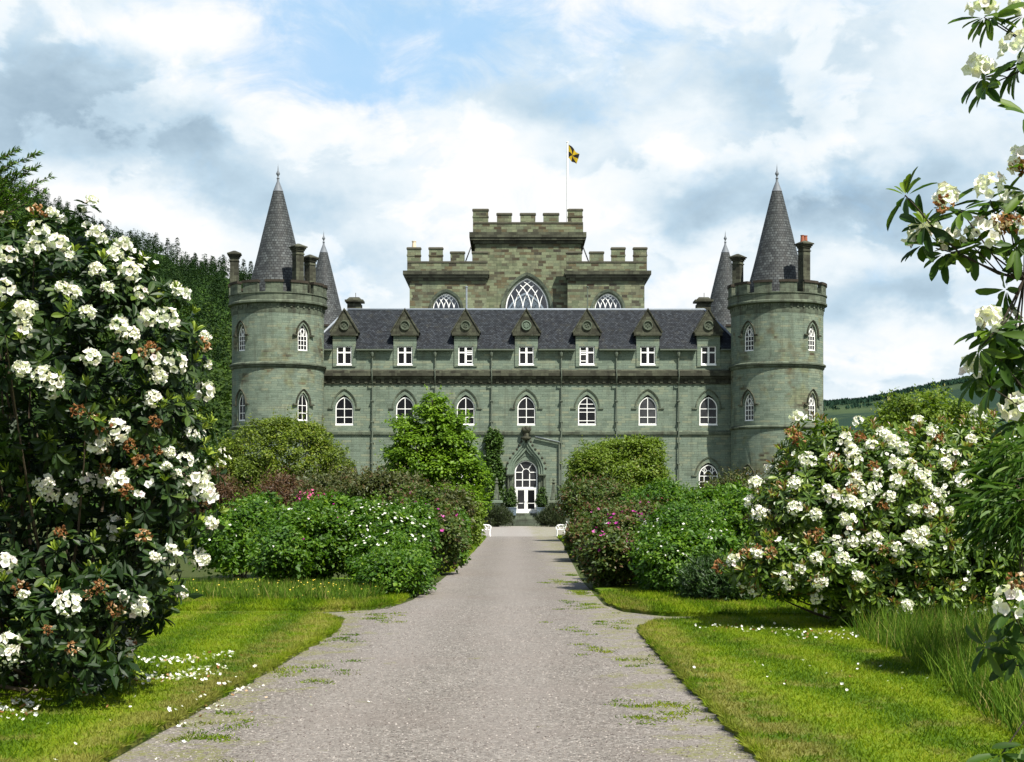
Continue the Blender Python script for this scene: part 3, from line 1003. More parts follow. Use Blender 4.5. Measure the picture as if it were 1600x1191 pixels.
def tower(cx, cy, wins, chim, front=True, seed=0):
    rg = random.Random(seed)
    R = 4.55
    Z = dict(m=tz(447), c=tz(467), pb=tz(480.5), cb=tz(493), s1=tz(575), s2=tz(670))
    SEG = 60
    w = MB()
    rows = [(0, Z['s2']), (Z['s2'], Z['s1']), (Z['s1'], Z['cb'] + .2)]
    specs = []                              # (azimuth from the front, z0, zs, za, half width)
    for az in wins:
        specs += [(az, 1, tz(660), tz(637), tz(618), 0.56), (az, 2, tz(553), tz(531), tz(513), 0.56), (az, 0, tz(775), tz(752), tz(733), 0.56)]
    half = math.radians(11)
    for ri_, (z0, z1) in enumerate(rows):
        azs = sorted(a for a, r, *_ in specs if r == ri_)
        brk = []
        cur = -math.pi
        for a in azs + [None]:
            end = math.radians(a) - half if a is not None else math.pi
            n = max(1, round((end - cur) / math.radians(6)))
            brk += [(cur + (end - cur) * k / n, cur + (end - cur) * (k + 1) / n, None) for k in range(n)]
            if a is not None:
                brk.append((end, end + 2 * half, a))
                cur = end + 2 * half
        zz = [z0 + (z1 - z0) * k / 3 for k in range(4)]
        def pt(t, z): return (cx + R * math.sin(t), cy - R * math.cos(t), z)
        for ta, tb, a in brk:
            if a is None:
                w.poly([pt(ta, z0), pt(tb, z0), pt(tb, z1), pt(ta, z1)], 0, [(R * ta, z0), (R * tb, z0), (R * tb, z1), (R * ta, z1)], True)
            else:
                sp = [q for q in specs if q[0] == a and q[1] == ri_][0]
                am = math.radians(a)
                hl = arch(0, sp[2] - .02, sp[3], sp[4] + .06, sp[5] + .06)
                ns = 5
                ol = [(R * (-half + 2 * half * k / ns), z0) for k in range(ns + 1)] + [(R * (half - 2 * half * k / ns), z1) for k in range(ns + 1)]
                allp = ol + hl
                for t_ in tessellate_polygon([[Vector((x, z, 0)) for x, z in ol], [Vector((x, z, 0)) for x, z in hl]]):
                    q = [allp[i] for i in t_]
                    ar = (q[1][0] - q[0][0]) * (q[2][1] - q[0][1]) - (q[2][0] - q[0][0]) * (q[1][1] - q[0][1])
                    if ar < 0:
                        q = q[::-1]
                    w.poly([pt(am + x / R, z) for x, z in q], 0, [(R * am + x, z) for x, z in q], True)
                Ri = R - 0.38
                def pi_(t, z): return (cx + Ri * math.sin(t), cy - Ri * math.cos(t), z)
                for i in range(len(hl)):
                    (xa, za), (xb, zb) = hl[i], hl[(i + 1) % len(hl)]
                    w.poly([pt(am + xa / R, za), pi_(am + xa / R, za), pi_(am + xb / R, zb), pt(am + xb / R, zb)])
    w.lathe([(R + .002, Z['s2'] - .2), (R + .16, Z['s2'] - .06), (R + .16, Z['s2'] + .06), (R + .002, Z['s2'] + .16)], cx, cy, SEG, 1)
    w.lathe([(R + .002, Z['s1'] - .34), (R + .12, Z['s1'] - .2), (R + .12, Z['s1'] - .04), (R + .26, Z['s1'] + .0), (R + .26, Z['s1'] + .14), (R + .002, Z['s1'] + .28)], cx, cy, SEG, 1)
    w.lathe([(R + .25, 0), (R + .25, .8), (R + .002, 1.0)], cx, cy, SEG, 1)
    tw = w.build('tower', [M_TOWER, M_PAR], castle)
    # dark core so that nothing is seen through the panes
    k = MB()
    k.lathe([(3.6, 0.1), (3.6, Z['cb'])], cx, cy, 32)
    k.build('inner_wall', M_INT, tw)
    # parapet on corbels
    p = MB()
    Rp = 4.83
    p.lathe([(R, Z['cb'] - .25), (R + .05, Z['cb'] + .05), (R + .05, Z['pb'] - .14), (Rp + .10, Z['pb'] - .02), (Rp + .10, Z['pb'] + .14), (Rp, Z['pb'] + .24), (Rp, Z['c']), (Rp + .09, Z['c'] + .002), (Rp + .09, Z['c'] + .11),
             (Rp - .45, Z['c'] + .13), (Rp - .45, Z['c'] - 1.0), (0, Z['c'] - .9)], cx, cy, 96, 0)
    for i in range(44):
        t = 2 * math.pi * i / 44
        M = Matrix.Translation((cx, cy, 0)) @ Matrix.Rotation(t, 4, 'Z')
        b = MB()
        b.box(R + .02, R + .13, -.10, .10, Z['pb'] - .50, Z['pb'] - .16)
        b.xf(M)
        o_ = len(p.v)
        p.v += b.v
        p.f += [tuple(j + o_ for j in f) for f in b.f]
        p.mi += b.mi
        p.uv += b.uv
        p.sm += b.sm
    nm = 12
    for i in range(nm):
        t0 = 2 * math.pi * (i + .5) / nm + math.radians(-11)
        hw_ = math.radians(10.2)
        for (ra, rb_, za, zb, ex, mi_) in ((Rp - .43, Rp + .003, Z['c'] + .125, Z['m'] - .24, 0, 0), (Rp - .5, Rp + .10, Z['m'] - .237, Z['m'], .014, 1)):
            ns = 4
            for k in range(ns):
                ta = t0 - hw_ - ex + (2 * (hw_ + ex)) * k / ns
                tb = t0 - hw_ - ex + (2 * (hw_ + ex)) * (k + 1) / ns
                c = lambda r, t, z: (cx + r * math.sin(t), cy - r * math.cos(t), z)
                p.poly([c(rb_, ta, za), c(rb_, tb, za), c(rb_, tb, zb), c(rb_, ta, zb)], mi_, [(Rp * ta, za), (Rp * tb, za), (Rp * tb, zb), (Rp * ta, zb)])
                p.poly([c(ra, tb, za), c(ra, ta, za), c(ra, ta, zb), c(ra, tb, zb)], mi_)
                p.poly([c(rb_, ta, zb), c(rb_, tb, zb), c(ra, tb, zb), c(ra, ta, zb)], mi_)
                p.poly([c(ra, ta, za), c(ra, tb, za), c(rb_, tb, za), c(rb_, ta, za)], mi_)
            for t, sg in ((t0 - hw_ - ex, 1), (t0 + hw_ + ex, -1)):
                q = [c(ra, t, za), c(rb_, t, za), c(rb_, t, zb), c(ra, t, zb)]
                p.poly(q if sg > 0 else q[::-1], mi_)
    p.build('parapet', [M_PAR, M_COPE], tw)
    # slated cone
    c = MB()
    base = Z['c'] - 1.0
    za = tz(281)
    prof = [(3.15, base), (2.80, tz(445)), (2.45, tz(425)), (2.0, tz(397)), (1.55, tz(367)), (1.05, tz(335)), (0.48, tz(299))]
    rr = [q for q in prof]
    for (r0, z0), (r1, z1) in zip(rr[:-1], rr[1:]):
        for k in range(6):
            a, b = k / 6, (k + 1) / 6
            c.lathe([(r0 + (r1 - r0) * a + .012, z0 + (z1 - z0) * a), (r0 + (r1 - r0) * b + .012, z0 + (z1 - z0) * b)], cx, cy, 48, 0, R=1.9)
    c.build('cone_roof', M_CONE, tw)
    f = MB()
    f.lathe([(.52, tz(299.5)), (.13, tz(284)), (.11, tz(280)), (.16, tz(279)), (.08, tz(277)), (.08, tz(275)), (.19, tz(272.5)), (.19, tz(271)), (.06, tz(267)), (.035, tz(262)), (.0, tz(255))], cx, cy, 16)
    f.build('finial', M_FINIAL, tw)
    for az in wins:
        a = math.radians(az)
        for (z0, zs, za_) in ((tz(660), tz(637), tz(618)), (tz(553), tz(531), tz(513)), (tz(775), tz(752), tz(733))):
            M = Matrix.Translation((cx, cy, 0)) @ Matrix.Rotation(a, 4, 'Z') @ Matrix.Translation((0, -R, 0))
            gothic = not (z0 == tz(660) and cx < 0)
            def extra(fr, y, zs=zs, za_=za_, gothic=gothic):
                if gothic:
                    for s in (-1, 1):
                        pts = [(s * (.50 - .5 * t * (1 + .25 * (1 - t))), y + .045, zs + (za_ - zs) * .62 * t + .0) for t in (0, .35, .7, 1)]
                        pts = [(s * .0 + s * (.24 - .24 * t), y + .045, zs + .38 + .6 * t) for t in (0, .4, .8, 1)]
                        fr.tube([(s * .46, y + .045, zs - .02), (s * .30, y + .045, zs + .36), (s * .0, y + .045, zs + .74)], .03, 5)
                        fr.tube([(0, y + .045, zs - .02), (s * .13, y + .045, zs + .34), (s * .30, y + .045, zs + .60)], .03, 5)
            hb = [z0 + (zs - z0) * q for q in (.36, .70, 1.0)] if gothic else [z0 + (zs - z0) * q for q in (.5, 1.0)]
            glazing('window', 0.0, z0, zs, za_, .56, 0.20, tw, [0.0] if not gothic else [-.17, .17], hb, t=.09, bt=.026, M=M, extra=extra, split=False)
            h = MB()
            hood(h, 0, zs + .15, za_ + .42, .86, 0.05, t=.13, proj=.16)
            h.xf(M)
            h.build('hood_mould', M_DARK, tw)
    for (az, wd, zt, pots, round_) in chim:
        a = math.radians(az)
        X, Y = cx + 4.30 * math.sin(a), cy - 4.30 * math.cos(a)
        zt = HC + (YH - zt) * Y / F
        q = MB()
        h = wd / 2
        zb = Z['c'] + .13
        q.box(-h - .08, h + .08, -h - .05, h + .08, zb - .1, zb + 1.0)
        q.box(-h, h, -h, h, zb + 1.002, zt - .75)
        q.box(-h - .06, h + .06, -h - .06, h + .06, zt - 1.1, zt - 1.0)
        for k, (e, z0, z1) in enumerate(((.08, zt - .75, zt - .58), (.17, zt - .578, zt - .42), (.27, zt - .418, zt - .30))):
            q.box(-h - e, h + e, -h - e, h + e, z0, z1)
        q.poly([(-h - .24, -h - .24, zt - .298), (h + .24, -h - .24, zt - .298), (.1, -.1, zt), (-.1, -.1, zt)])
        q.poly([(h + .24, -h - .24, zt - .298), (h + .24, h + .24, zt - .298), (.1, .1, zt), (.1, -.1, zt)])
        q.poly([(h + .24, h + .24, zt - .298), (-h - .24, h + .24, zt - .298), (-.1, .1, zt), (.1, .1, zt)])
        q.poly([(-h - .24, h + .24, zt - .298), (-h - .24, -h - .24, zt - .298), (-.1, -.1, zt), (-.1, .1, zt)])
        q.poly([(-.1, -.1, zt), (.1, -.1, zt), (.1, .1, zt), (-.1, .1, zt)])
        for k in range(pots):
            xx = (k - (pots - 1) / 2) * .42
            q.lathe([(.21, zt - .2), (.17, zt + .42), (.2, zt + .45), (.2, zt + .5), (.12, zt + .5), (.10, zt + .2)], xx, .05 * k, 12, 1)
        q.xf(Matrix.Translation((X, Y, 0)) @ Matrix.Rotation(a, 4, 'Z'))
        q.build('chimney', [M_DARK, M_POT], tw)
    return tw


xl, xr = P(434.5, 0, TY).x, P(1214, 0, TY).x
tower(xl, TY, (-44, 41), ((-84, .84, 392, 0, 0), (35, .84, 381, 0, 0), (140, .84, 398, 0, 0)), seed=1)
tower(xr, TY, (-47, 40), ((-124, .84, 397, 0, 0), (28, .84, 376, 2, 0)), seed=2)
RTY = TY / 0.805
tower(xl, RTY, (-140, -60), ((-120, .84, 470, 0, 0),), seed=3)
tower(xr, RTY, (140, 60), ((120, .84, 470, 0, 0),), seed=4)

# small stacks behind the end gables
for px in (554, 1099):
    q = MB()
    X = P(px, 0, YW + 6).x
    Zt = HC + (YH - 465) * (YW + 6) / F
    q.bevbox(X - .72, X + .72, YW + 5.5, YW + 7, 17, Zt - .7, .02)
    q.box(X - .62, X + .62, YW + 5.6, YW + 6.9, Zt - .7, Zt - .5)
    q.box(X - .95, X + .95, YW + 5.2, YW + 7.3, Zt - .498, Zt - .3)
    q.bevbox(X - .8, X + .8, YW + 5.4, YW + 7.1, Zt - .298, Zt, .3)
    q.lathe([(.03, Zt), (.03, Zt + .5), (0, Zt + .52)], X + .1, YW + 6.2, 6)
    q.build('chimney_stack', M_DARK, castle)

# ---- central keep
def merlons(mb, y0, y1, cx, Y, lst, zc, zt, ztall, th=.5):
    for px0, px1, tall in lst:
        x0, x1 = (px0 - 800) * Y / F, (px1 - 800) * Y / F
        z = ztall if tall else zt
        mb.box(x0, x1, y0, y0 + th, zc, z - .22)
        mb.bevbox(x0 - .07, x1 + .07, y0 - .07, y0 + th + .07, z - .218, z, .08, 1)
        if tall:
            mb.box(x0 - .05, x1 + .05, y0 - .05, y0 + th + .05, zt - .5, zt - .36)


KY, KW = YW + 12.0, YW + 10.5
def kz(py, Y): return HC + (YH - py) * Y / F
def kx(px, Y): return (px - 800) * Y / F
KB = KY + 14.0
k = MB()
wc0, wc1 = kx(742, KY), kx(908, KY)
hC = arch(kx(823.5, KY), kz(500, KY), kz(483, KY), kz(430, KY), (862 - 788) / 2 * KY / F - .05, 12)
k.wall(rectl(wc0, wc1, 20, kz(366, KY)), [hC], KY, .6)
hB = arch(kx(823.5, KY), kz(500, KY), kz(483, KY), kz(430, KY), (862 - 788) / 2 * KY / F - .05, 12)
# rear wall with the window opposite
b = MB()
b.wall(rectl(wc0, wc1, 20, kz(366, KY)), [hB], KB, -.6)
o_ = len(k.v)
k.v += b.v
k.f += [tuple(j + o_ for j in f[::-1]) for f in b.f]
k.mi += b.mi
k.uv += [u[::-1] for u in b.uv]
k.sm += b.sm
for X, s in ((wc0, -1), (wc1, 1)):
    k.box(min(X, X - s * .6), max(X, X - s * .6), KY + .003, KB - .003, 20, kz(366, KY))
k.box(wc0 + .6, wc1 - .6, KY + .6, KB - .6, kz(372, KY), kz(371, KY), 1)
keep = k.build('keep', [M_KEEP, M_INT], castle)
# upper parapet
p = MB()
zc0, zc1 = kz(381, KY), kz(364, KY)
x0, x1 = kx(733.5, KY), kx(916, KY)
p.box(x0, x1, KY - .55, KB + .55, kz(372, KY), zc1)
p.bevbox(x0 + .12, x1 - .12, KY - .45, KB + .45, kz(376, KY), kz(372, KY) - .003, .01)
p.box(x0 + .38, x1 - .38, KY - .22, KB + .22, zc0, kz(376, KY) - .003)
cr = [(739, 763, 1), (776.5, 799.5, 0), (813, 836.5, 0), (849, 873, 0), (887, 910, 1)]
p.build('cornice', M_DARK, keep)
p = MB()
zcr = kz(347.5, KY)
x0, x1 = kx(739, KY), kx(911, KY)
for (ya, yb) in ((KY - .32, KY + .2), (KB - .2, KB + .32)):
    p.box(x0, x1, ya, yb, zc1 + .003, zcr - .2)
    p.box(x0 + .01, x1 - .01, ya - .06, yb + .06, zcr - .197, zcr - .04, 1)
    merlons(p, ya, yb, 0, KY, cr, zcr - .04, kz(333.5, KY), kz(327, KY), .52)
for xa in (x0, x1 - .5):
    p.box(xa, xa + .5, KY + .202, KB - .202, zc1 + .003, zcr - .2)
    for i in range(3):
        yy = KY + 1.6 + i * 4.2
        p.box(xa, xa + .5, yy, yy + 2.2, zcr - .198, kz(333.5, KY))
p.build('parapet', [M_KEEP, M_KCOPE], keep)


def lattice(mb, cx, z0, zs, za, w, y, n, bt):
    """intersecting tracery: arcs parallel to both sides of the arch"""
    h = za - zs
    kk = (h * h - w * w) / (2 * w)
    R = w + kk
    for s in (-1, 1):
        for i in range(1, n):
            off = 2 * w * i / n
            pts = []
            for q in range(17):
                a = math.atan2(h, kk) * 1.0 * q / 16 * 1.25
                X = -kk + R * math.cos(a) - off
                Zq = zs + R * math.sin(a)
                if Zq > za - .02 or abs(X) > arch_hw(Zq, zs, za, w) + .01:
                    break
                pts.append((cx + s * X, y, Zq))
            if len(pts) > 1:
                pts = [(pts[0][0], y, z0)] + pts
                mb.tube(pts, bt, 5)


def keep_window(cx, z0, zs, za, w, y, n, parent, t, back=False):
    f = MB()
    f.band(arch(cx, z0, zs, za, w, 12), arch(cx, z0 + t, zs, za - t * 1.3, w - t, 12), y, y + .15)
    lattice(f, cx, z0, zs, za - t, w - t * .5, y + .06, n, .05)
    pn = MB()
    pts = arch(cx, z0, zs, za - t * .5, w - t * .5, 12)
    pn.prism(pts, y + .10, y + .108)
    b = len(f.v)
    f.v += pn.v
    f.f += [tuple(i + b for i in q) for q in pn.f]
    f.mi += [1] * len(pn.f)
    f.uv += pn.uv
    f.sm += pn.sm
    return f.build('window', [M_WHITE, M_CLEAR], parent)


cxk = kx(823.5, KY)
keep_window(cxk, kz(499, KY), kz(483, KY), kz(434, KY), (859 - 790) / 2 * KY / F - .08, KY + .25, 5, keep, .12)
keep_window(cxk, kz(499, KY), kz(483, KY), kz(434, KY), (859 - 790) / 2 * KY / F - .08, KB - .35, 5, keep, .12)
h = MB()
hw = (862 - 788) / 2 * KY / F
hood(h, cxk, kz(484, KY), kz(425.5, KY), hw + .28, KY, t=.3, proj=.16, label=False, drop=.8, n=14)
hood(h, cxk, kz(484, KY), kz(430.5, KY), hw + .02, KY + .16, t=.24, proj=.10, label=False, drop=.8, n=14)
h.build('window_arch', M_PAR, keep)
# the two lower wings
for s in (-1, 1):
    k = MB()
    cx = kx(823.5, KY)
    mir = lambda px: px if s < 0 else 1647 - px
    xa, xb = sorted((kx(mir(640), KW), kx(mir(760), KW)))
    xw = kx(mir(697), KW)
    hw = 25 * KW / F
    hl = arch(xw, kz(500, KW), kz(483, KW), kz(455.5, KW), hw - .2, 12)
    k.wall(rectl(xa, xb, 20, kz(437, KW)), [hl], KW, .6)
    k.box(xa, xb, KB - 1.2, KB - .6, 20, kz(437, KW))
    k.box(xa, xa + .6, KW + .003, KB - 1.203, 20, kz(437, KW))
    k.box(xb - .6, xb, KW + .003, KB - 1.203, 20, kz(437, KW))
    k.box(xa + .6, xb - .6, KW + .7, KB - 1.3, kz(440, KW), kz(439, KW), 1)
    k.box(xa + .6, xb - .6, KW + 3.0, KW + 3.1, 20, kz(441, KW), 1)
    wg = k.build('keep_wing', [M_KEEP, M_INT], castle)
    p = MB()
    xc0, xc1 = sorted((kx(mir(630), KW), kx(mir(764.5), KW)))
    p.box(xc0, xc1, KW - .55, KB - .1, kz(430, KW), kz(424, KW))
    p.box(xc0 + .15, xc1 - .15, KW - .42, KB - .2, kz(434, KW), kz(430, KW) - .003)
    p.box(xc0 + .4, xc1 - .4, KW - .2, KB - .3, kz(439, KW), kz(434, KW) - .003)
    p.build('cornice', M_DARK, wg)
    p = MB()
    zcr = kz(408.5, KW)
    x0, x1 = sorted((kx(mir(636.5), KW), kx(mir(762), KW)))
    lst = [tuple(sorted((mir(a), mir(b)))) + (t,) for a, b, t in ((636.5, 657.5, 1), (670.5, 692, 1), (704, 726, 0), (738, 762, 0))]
    p.box(x0, x1, KW - .32, KW + .2, kz(424, KW) + .003, zcr - .2)
    p.box(x0 + .01, x1 - .01, KW - .38, KW + .26, zcr - .197, zcr - .04, 1)
    merlons(p, KW - .32, 0, 0, KW, lst, zcr - .04, kz(393.5, KW), kz(387, KW), .52)
    xo = x0 if s < 0 else x1 - .5
    p.box(xo, xo + .5, KW + .202, KB - .7, kz(424, KW) + .003, zcr - .2)
    for i in range(3):
        p.box(xo, xo + .5, KW + 1.8 + i * 4.2, KW + 4.0 + i * 4.2, zcr - .198, kz(393.5, KW))
    p.build('parapet', [M_KEEP, M_KCOPE], wg)
    keep_window(xw, kz(499, KW), kz(483, KW), kz(458, KW), hw - .28, KW + .25, 5, wg, .11)
    h = MB()
    hood(h, xw, kz(484, KW), kz(452, KW), hw + .14, KW, t=.26, proj=.16, label=False, drop=.8, n=14)
    hood(h, xw, kz(484, KW), kz(455.5, KW), hw - .10, KW + .16, t=.2, proj=.10, label=False, drop=.8, n=14)
    h.build('window_arch', M_PAR, wg)
    # iron stay between wing roof and upper block
    q = MB()
    q.tube([P(mir(736), 386, KW + .6), P(mir(727), 410, KW + .6)], .07, 6)
    q.build('iron_stay', M_IRON, wg)
    # leaded vent pipe standing on the ridge
    q = MB()
    X = kx(mir(729), YW + 5)
    q.tube([(X, YW + 5, RZ - .3), (X, YW + 5, kz(449, YW + 5))], .09 if s < 0 else .06, 8)
    q.lathe([(.13, kz(449, YW + 5)), (.13, kz(447.5, YW + 5)), (0, kz(447, YW + 5))], X, YW + 5, 8)
    q.build('vent_pipe', M_LEAD if s < 0 else M_PIPE, wg)
    if s < 0:
        q = MB()
        X = kx(647, KW)
        zt = kz(387, KW)
        q.lathe([(.24, zt - .01), (.2, zt + .55), (.24, zt + .6), (.24, zt + .68), (.1, zt + .68)], X, KW - .05, 14)
        q.build('chimney_pot', M_CREAM, wg)

# ---- flagpole and flag
FY = KY + 1.5
fp = MB()
xf_, zf0, zf1 = kx(886.5, FY), kz(372, KY), kz(224, FY)
fp.tube([(xf_, FY, zf0), (xf_, FY, zf0 + 8), (xf_, FY, zf1)], [.12, .11, .07], 10)
fp.lathe([(.0, zf1), (.12, zf1 + .06), (.12, zf1 + .16), (0, zf1 + .24)], xf_, FY, 10)
fpo = fp.build('flagpole', M_WHITE)
tag(fpo, 'tall white flagpole on the roof of the castle keep', 'flagpole')
m_flag, t = mat('black_and_yellow_flag')
uv = t.node('ShaderNodeUVMap').outputs[0]
spx = t.node('ShaderNodeSeparateXYZ', {0: uv})
ang = t.m('ARCTAN2', t.m('SUBTRACT', spx.outputs[1], .5), t.m('SUBTRACT', spx.outputs[0], .5))
sec = t.m('MODULO', t.m('FLOOR', t.m('MULTIPLY', t.m('ADD', ang, 6.2832), 4 / math.pi)), 2.0)
finish(t, t.mix(sec, (0.52, 0.36, 0.012), (0.012, 0.011, 0.012)), .8, trans=.15)
fl = MB()
nu, nv = 14, 12
def fpt(u, v):
    # hoist 1.9 m; the cloth falls slackly away from the pole
    x = (1.22 - .48 * v) * u + .10 * math.sin(6 * u + 2 * v) * u
    z = -1.5 * v * (1 - .28 * u) - 1.12 * u ** 1.15
    yy = -.30 * math.sin(7.5 * u + 1.2 * v) * (0.25 + u) - .1 * u
    return (xf_ + .12 + x, FY + yy, kz(226, FY) + z)
for i in range(nu):
    for j in range(nv):
        a, b, c, d = (i / nu, j / nv), ((i + 1) / nu, j / nv), ((i + 1) / nu, (j + 1) / nv), (i / nu, (j + 1) / nv)
        fl.poly([fpt(*d), fpt(*c), fpt(*b), fpt(*a)], 0, [d, c, b, a], True)
flo = fl.build('flag', m_flag)
tag(flo, 'black and yellow heraldic flag flying from the pole above the keep', 'flag')

# ------------------------------------------------------------------ the ground: base, gravel, lawns
def grass_ground():
    m, t = mat('grass_soil')
    ob = t.node('ShaderNodeTexCoord').outputs['Object']
    n = t.noise(ob, 0.35, 5, 0.6)
    n2 = t.noise(ob, 14, 4, 0.7)
    c = t.mix(n, (0.028, 0.045, 0.010), (0.055, 0.085, 0.018))
    c = t.mix(t.m('MULTIPLY', n2, 0.6), c, (0.045, 0.034, 0.018))
    finish(t, c, 0.95, bump=n2, bstr=.6, bdist=.05, spec=.1)
    return m


def lawn_mat():
    m, t = mat('mown_lawn')
    ob = t.node('ShaderNodeTexCoord').outputs['Object']
    c = lawn_colour(t, ob, t.noise(ob, 45, 3, 0.7))
    finish(t, c, 0.9, bump=t.noise(ob, 60, 3, 0.7), bstr=.8, bdist=.03, spec=.15)
    return m


def lawn_colour(t, ob, r):
    sp = t.node('ShaderNodeSeparateXYZ', {0: ob})
    sx = t.m('ADD', t.m('MULTIPLY', sp.outputs[0], 0.93), t.m('MULTIPLY', sp.outputs[1], 0.06))
    wob = t.noise(ob, 0.5, 3, 0.6)
    stripe = t.m('SINE', t.m('ADD', t.m('MULTIPLY', sx, 5.2), t.m('MULTIPLY', wob, 4.0)))
    st = t.m('MULTIPLY_ADD', stripe, 0.42, 0.5)
    big = t.noise(ob, 0.75, 4, 0.65)
    v = t.m('ADD', t.m('MULTIPLY', r, .38), t.m('ADD', t.m('MULTIPLY', big, .40), t.m('MULTIPLY', st, .30)))
    c = t.ramp(v, [(0.28, (0.032, 0.074, 0.003)), (0.48, (0.080, 0.142, 0.004)), (0.70, (0.150, 0.208, 0.007)), (0.95, (0.23, 0.24, 0.026))])
    dry = t.smooth(t.noise(ob, 1.3, 5, 0.65), 0.52, 0.70)
    ex = t.m('ABSOLUTE', t.m('SUBTRACT', t.m('ABSOLUTE', t.m('ADD', sp.outputs[0], .5)), 2.72))
    dry = t.m('MAXIMUM', dry, t.m('MULTIPLY', t.m('MULTIPLY', t.smooth(ex, .55, .12), t.smooth(sp.outputs[1], 20 * K, 17 * K)), t.smooth(t.noise(ob, 2.3, 3, .6), .38, .56)))
    return t.mix(t.m('MULTIPLY', dry, .62), c, (0.22, 0.185, 0.055))


def gravel_mat():
    m, t = mat('pink_grey_gravel')
    ob = t.node('ShaderNodeTexCoord').outputs['Object']
    v1 = t.node('ShaderNodeTexVoronoi', {'Vector': ob, 'Scale': 58.0, 'Randomness': 1.0})
    v2 = t.node('ShaderNodeTexVoronoi', {'Vector': ob, 'Scale': 26.0, 'Randomness': 1.0})
    s1 = t.node('ShaderNodeSeparateColor', {0: v1.outputs['Color']}).outputs[0]
    s2 = t.node('ShaderNodeSeparateColor', {0: v2.outputs['Color']}).outputs[1]
    f = t.m('ADD', t.m('MULTIPLY', s1, .7), t.m('MULTIPLY', s2, .3))
    c = t.ramp(f, [(0.08, (0.045, 0.038, 0.034)), (0.35, (0.116, 0.104, 0.087)), (0.6, (0.168, 0.152, 0.130)), (0.8, (0.218, 0.198, 0.172)), (0.97, (0.40, 0.37, 0.335))])
    big = t.noise(ob, 0.45, 5, 0.6)
    c = t.mix(t.m('MULTIPLY', t.smooth(big, .42, .72), .5), c, (0.14, 0.118, 0.10))
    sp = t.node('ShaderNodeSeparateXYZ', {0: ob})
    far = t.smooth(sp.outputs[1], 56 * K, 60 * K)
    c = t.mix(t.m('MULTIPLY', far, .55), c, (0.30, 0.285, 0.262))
    trk = t.m('SINE', t.m('ADD', t.m('MULTIPLY', sp.outputs[0], 3.6), t.m('MULTIPLY', t.noise(ob, .25, 2, .5), 3.0)))
    c = t.mix(t.m('MULTIPLY_ADD', trk, .17, .15), c, (0.22, 0.197, 0.175))
    # moss and weeds creeping in from both edges
    ax = t.m('ABSOLUTE', t.m('ADD', sp.outputs[0], 0.5))
    edge = t.smooth(ax, 0.9, 2.5)
    ms = t.smooth(t.m('ADD', t.noise(ob, 1.5, 6, 0.68), t.m('MULTIPLY', edge, .20)), 0.64, 0.72)
    ms = t.m('MULTIPLY', t.m('MULTIPLY', ms, t.smooth(t.noise(ob, 16, 3, .6), .35, .6)), .75)
    c = t.mix(ms, c, (0.135, 0.14, 0.028))
    h = t.m('SUBTRACT', 1.0, v1.outputs['Distance'])
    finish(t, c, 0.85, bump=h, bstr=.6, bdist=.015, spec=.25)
    return m


M_SOIL, M_LAWN, M_GRAVEL = grass_ground(), lawn_mat(), gravel_mat()

g = MB()
xs = [-6000, -400, -60, -12, 12, 60, 400, 6000]
yy = [-400, -20, 40, 200, 800, 16000]
for i in range(len(xs) - 1):
    for j in range(len(yy) - 1):
        g.poly([(xs[i], yy[j], -.012), (xs[i + 1], yy[j], -.012), (xs[i + 1], yy[j + 1], -.012), (xs[i], yy[j + 1], -.012)])
tag(g.build('ground', M_SOIL), kind='structure')

# gravel: the long straight path, cross paths and the forecourt, as one irregular-edged sheet
PL = [(-3.2, -6), (-3.2, 4), (-3.14, 7), (-3.0, 9.3), (-2.88, 11.4), (-2.8, 14.4), (-2.9, 15.4), (-3.0, 16.0), (-14, 16.1), (-14, 16.7), (-3.3, 16.75), (-2.4, 17.4), (-2.1, 19), (-1.9, 24), (-1.75, 30), (-1.65, 40), (-1.6, 56), (-1.9, 60), (-4.5, 66), (-5, 87)]
PR = [(2.1, -6), (2.0, 4), (1.93, 7.3), (1.95, 9), (1.93, 11.7), (1.97, 14.2), (2.1, 15.0), (2.5, 15.4), (14, 15.6), (14, 16.15), (2.8, 16.1), (2.1, 16.8), (1.85, 18), (1.85, 24), (2.3, 37), (2.7, 48), (2.85, 57), (3.2, 60), (6.5, 66), (7.5, 87)]
PL, PR = [(x, y * K) for x, y in PL], [(x, y * K) for x, y in PR]
g = MB()
loop = PL[::-1] + PR
loop = [Vector((x, y, 0)) for x, y in loop]
for t_ in tessellate_polygon([loop]):
    q = [loop[i] for i in t_]
    if (q[1] - q[0]).cross(q[2] - q[0]).z < 0:
        q = q[::-1]
    g.poly([(p.x, p.y, 0.0) for p in q])
tag(g.build('gravel_path', M_GRAVEL), kind='structure')


def rnd_edge(pts, step=.2, amp=.06, seed=0):
    rg = random.Random(seed)
    out = []
    for (x0, y0), (x1, y1) in zip(pts[:-1], pts[1:]):
        L = math.hypot(x1 - x0, y1 - y0)
        n = max(1, int(L / step)) if L < 40 else 1
        for i in range(n):
            t = i / n
            out.append((x0 + (x1 - x0) * t + rg.uniform(-amp, amp), y0 + (y1 - y0) * t + rg.uniform(-amp, amp)))
    return out


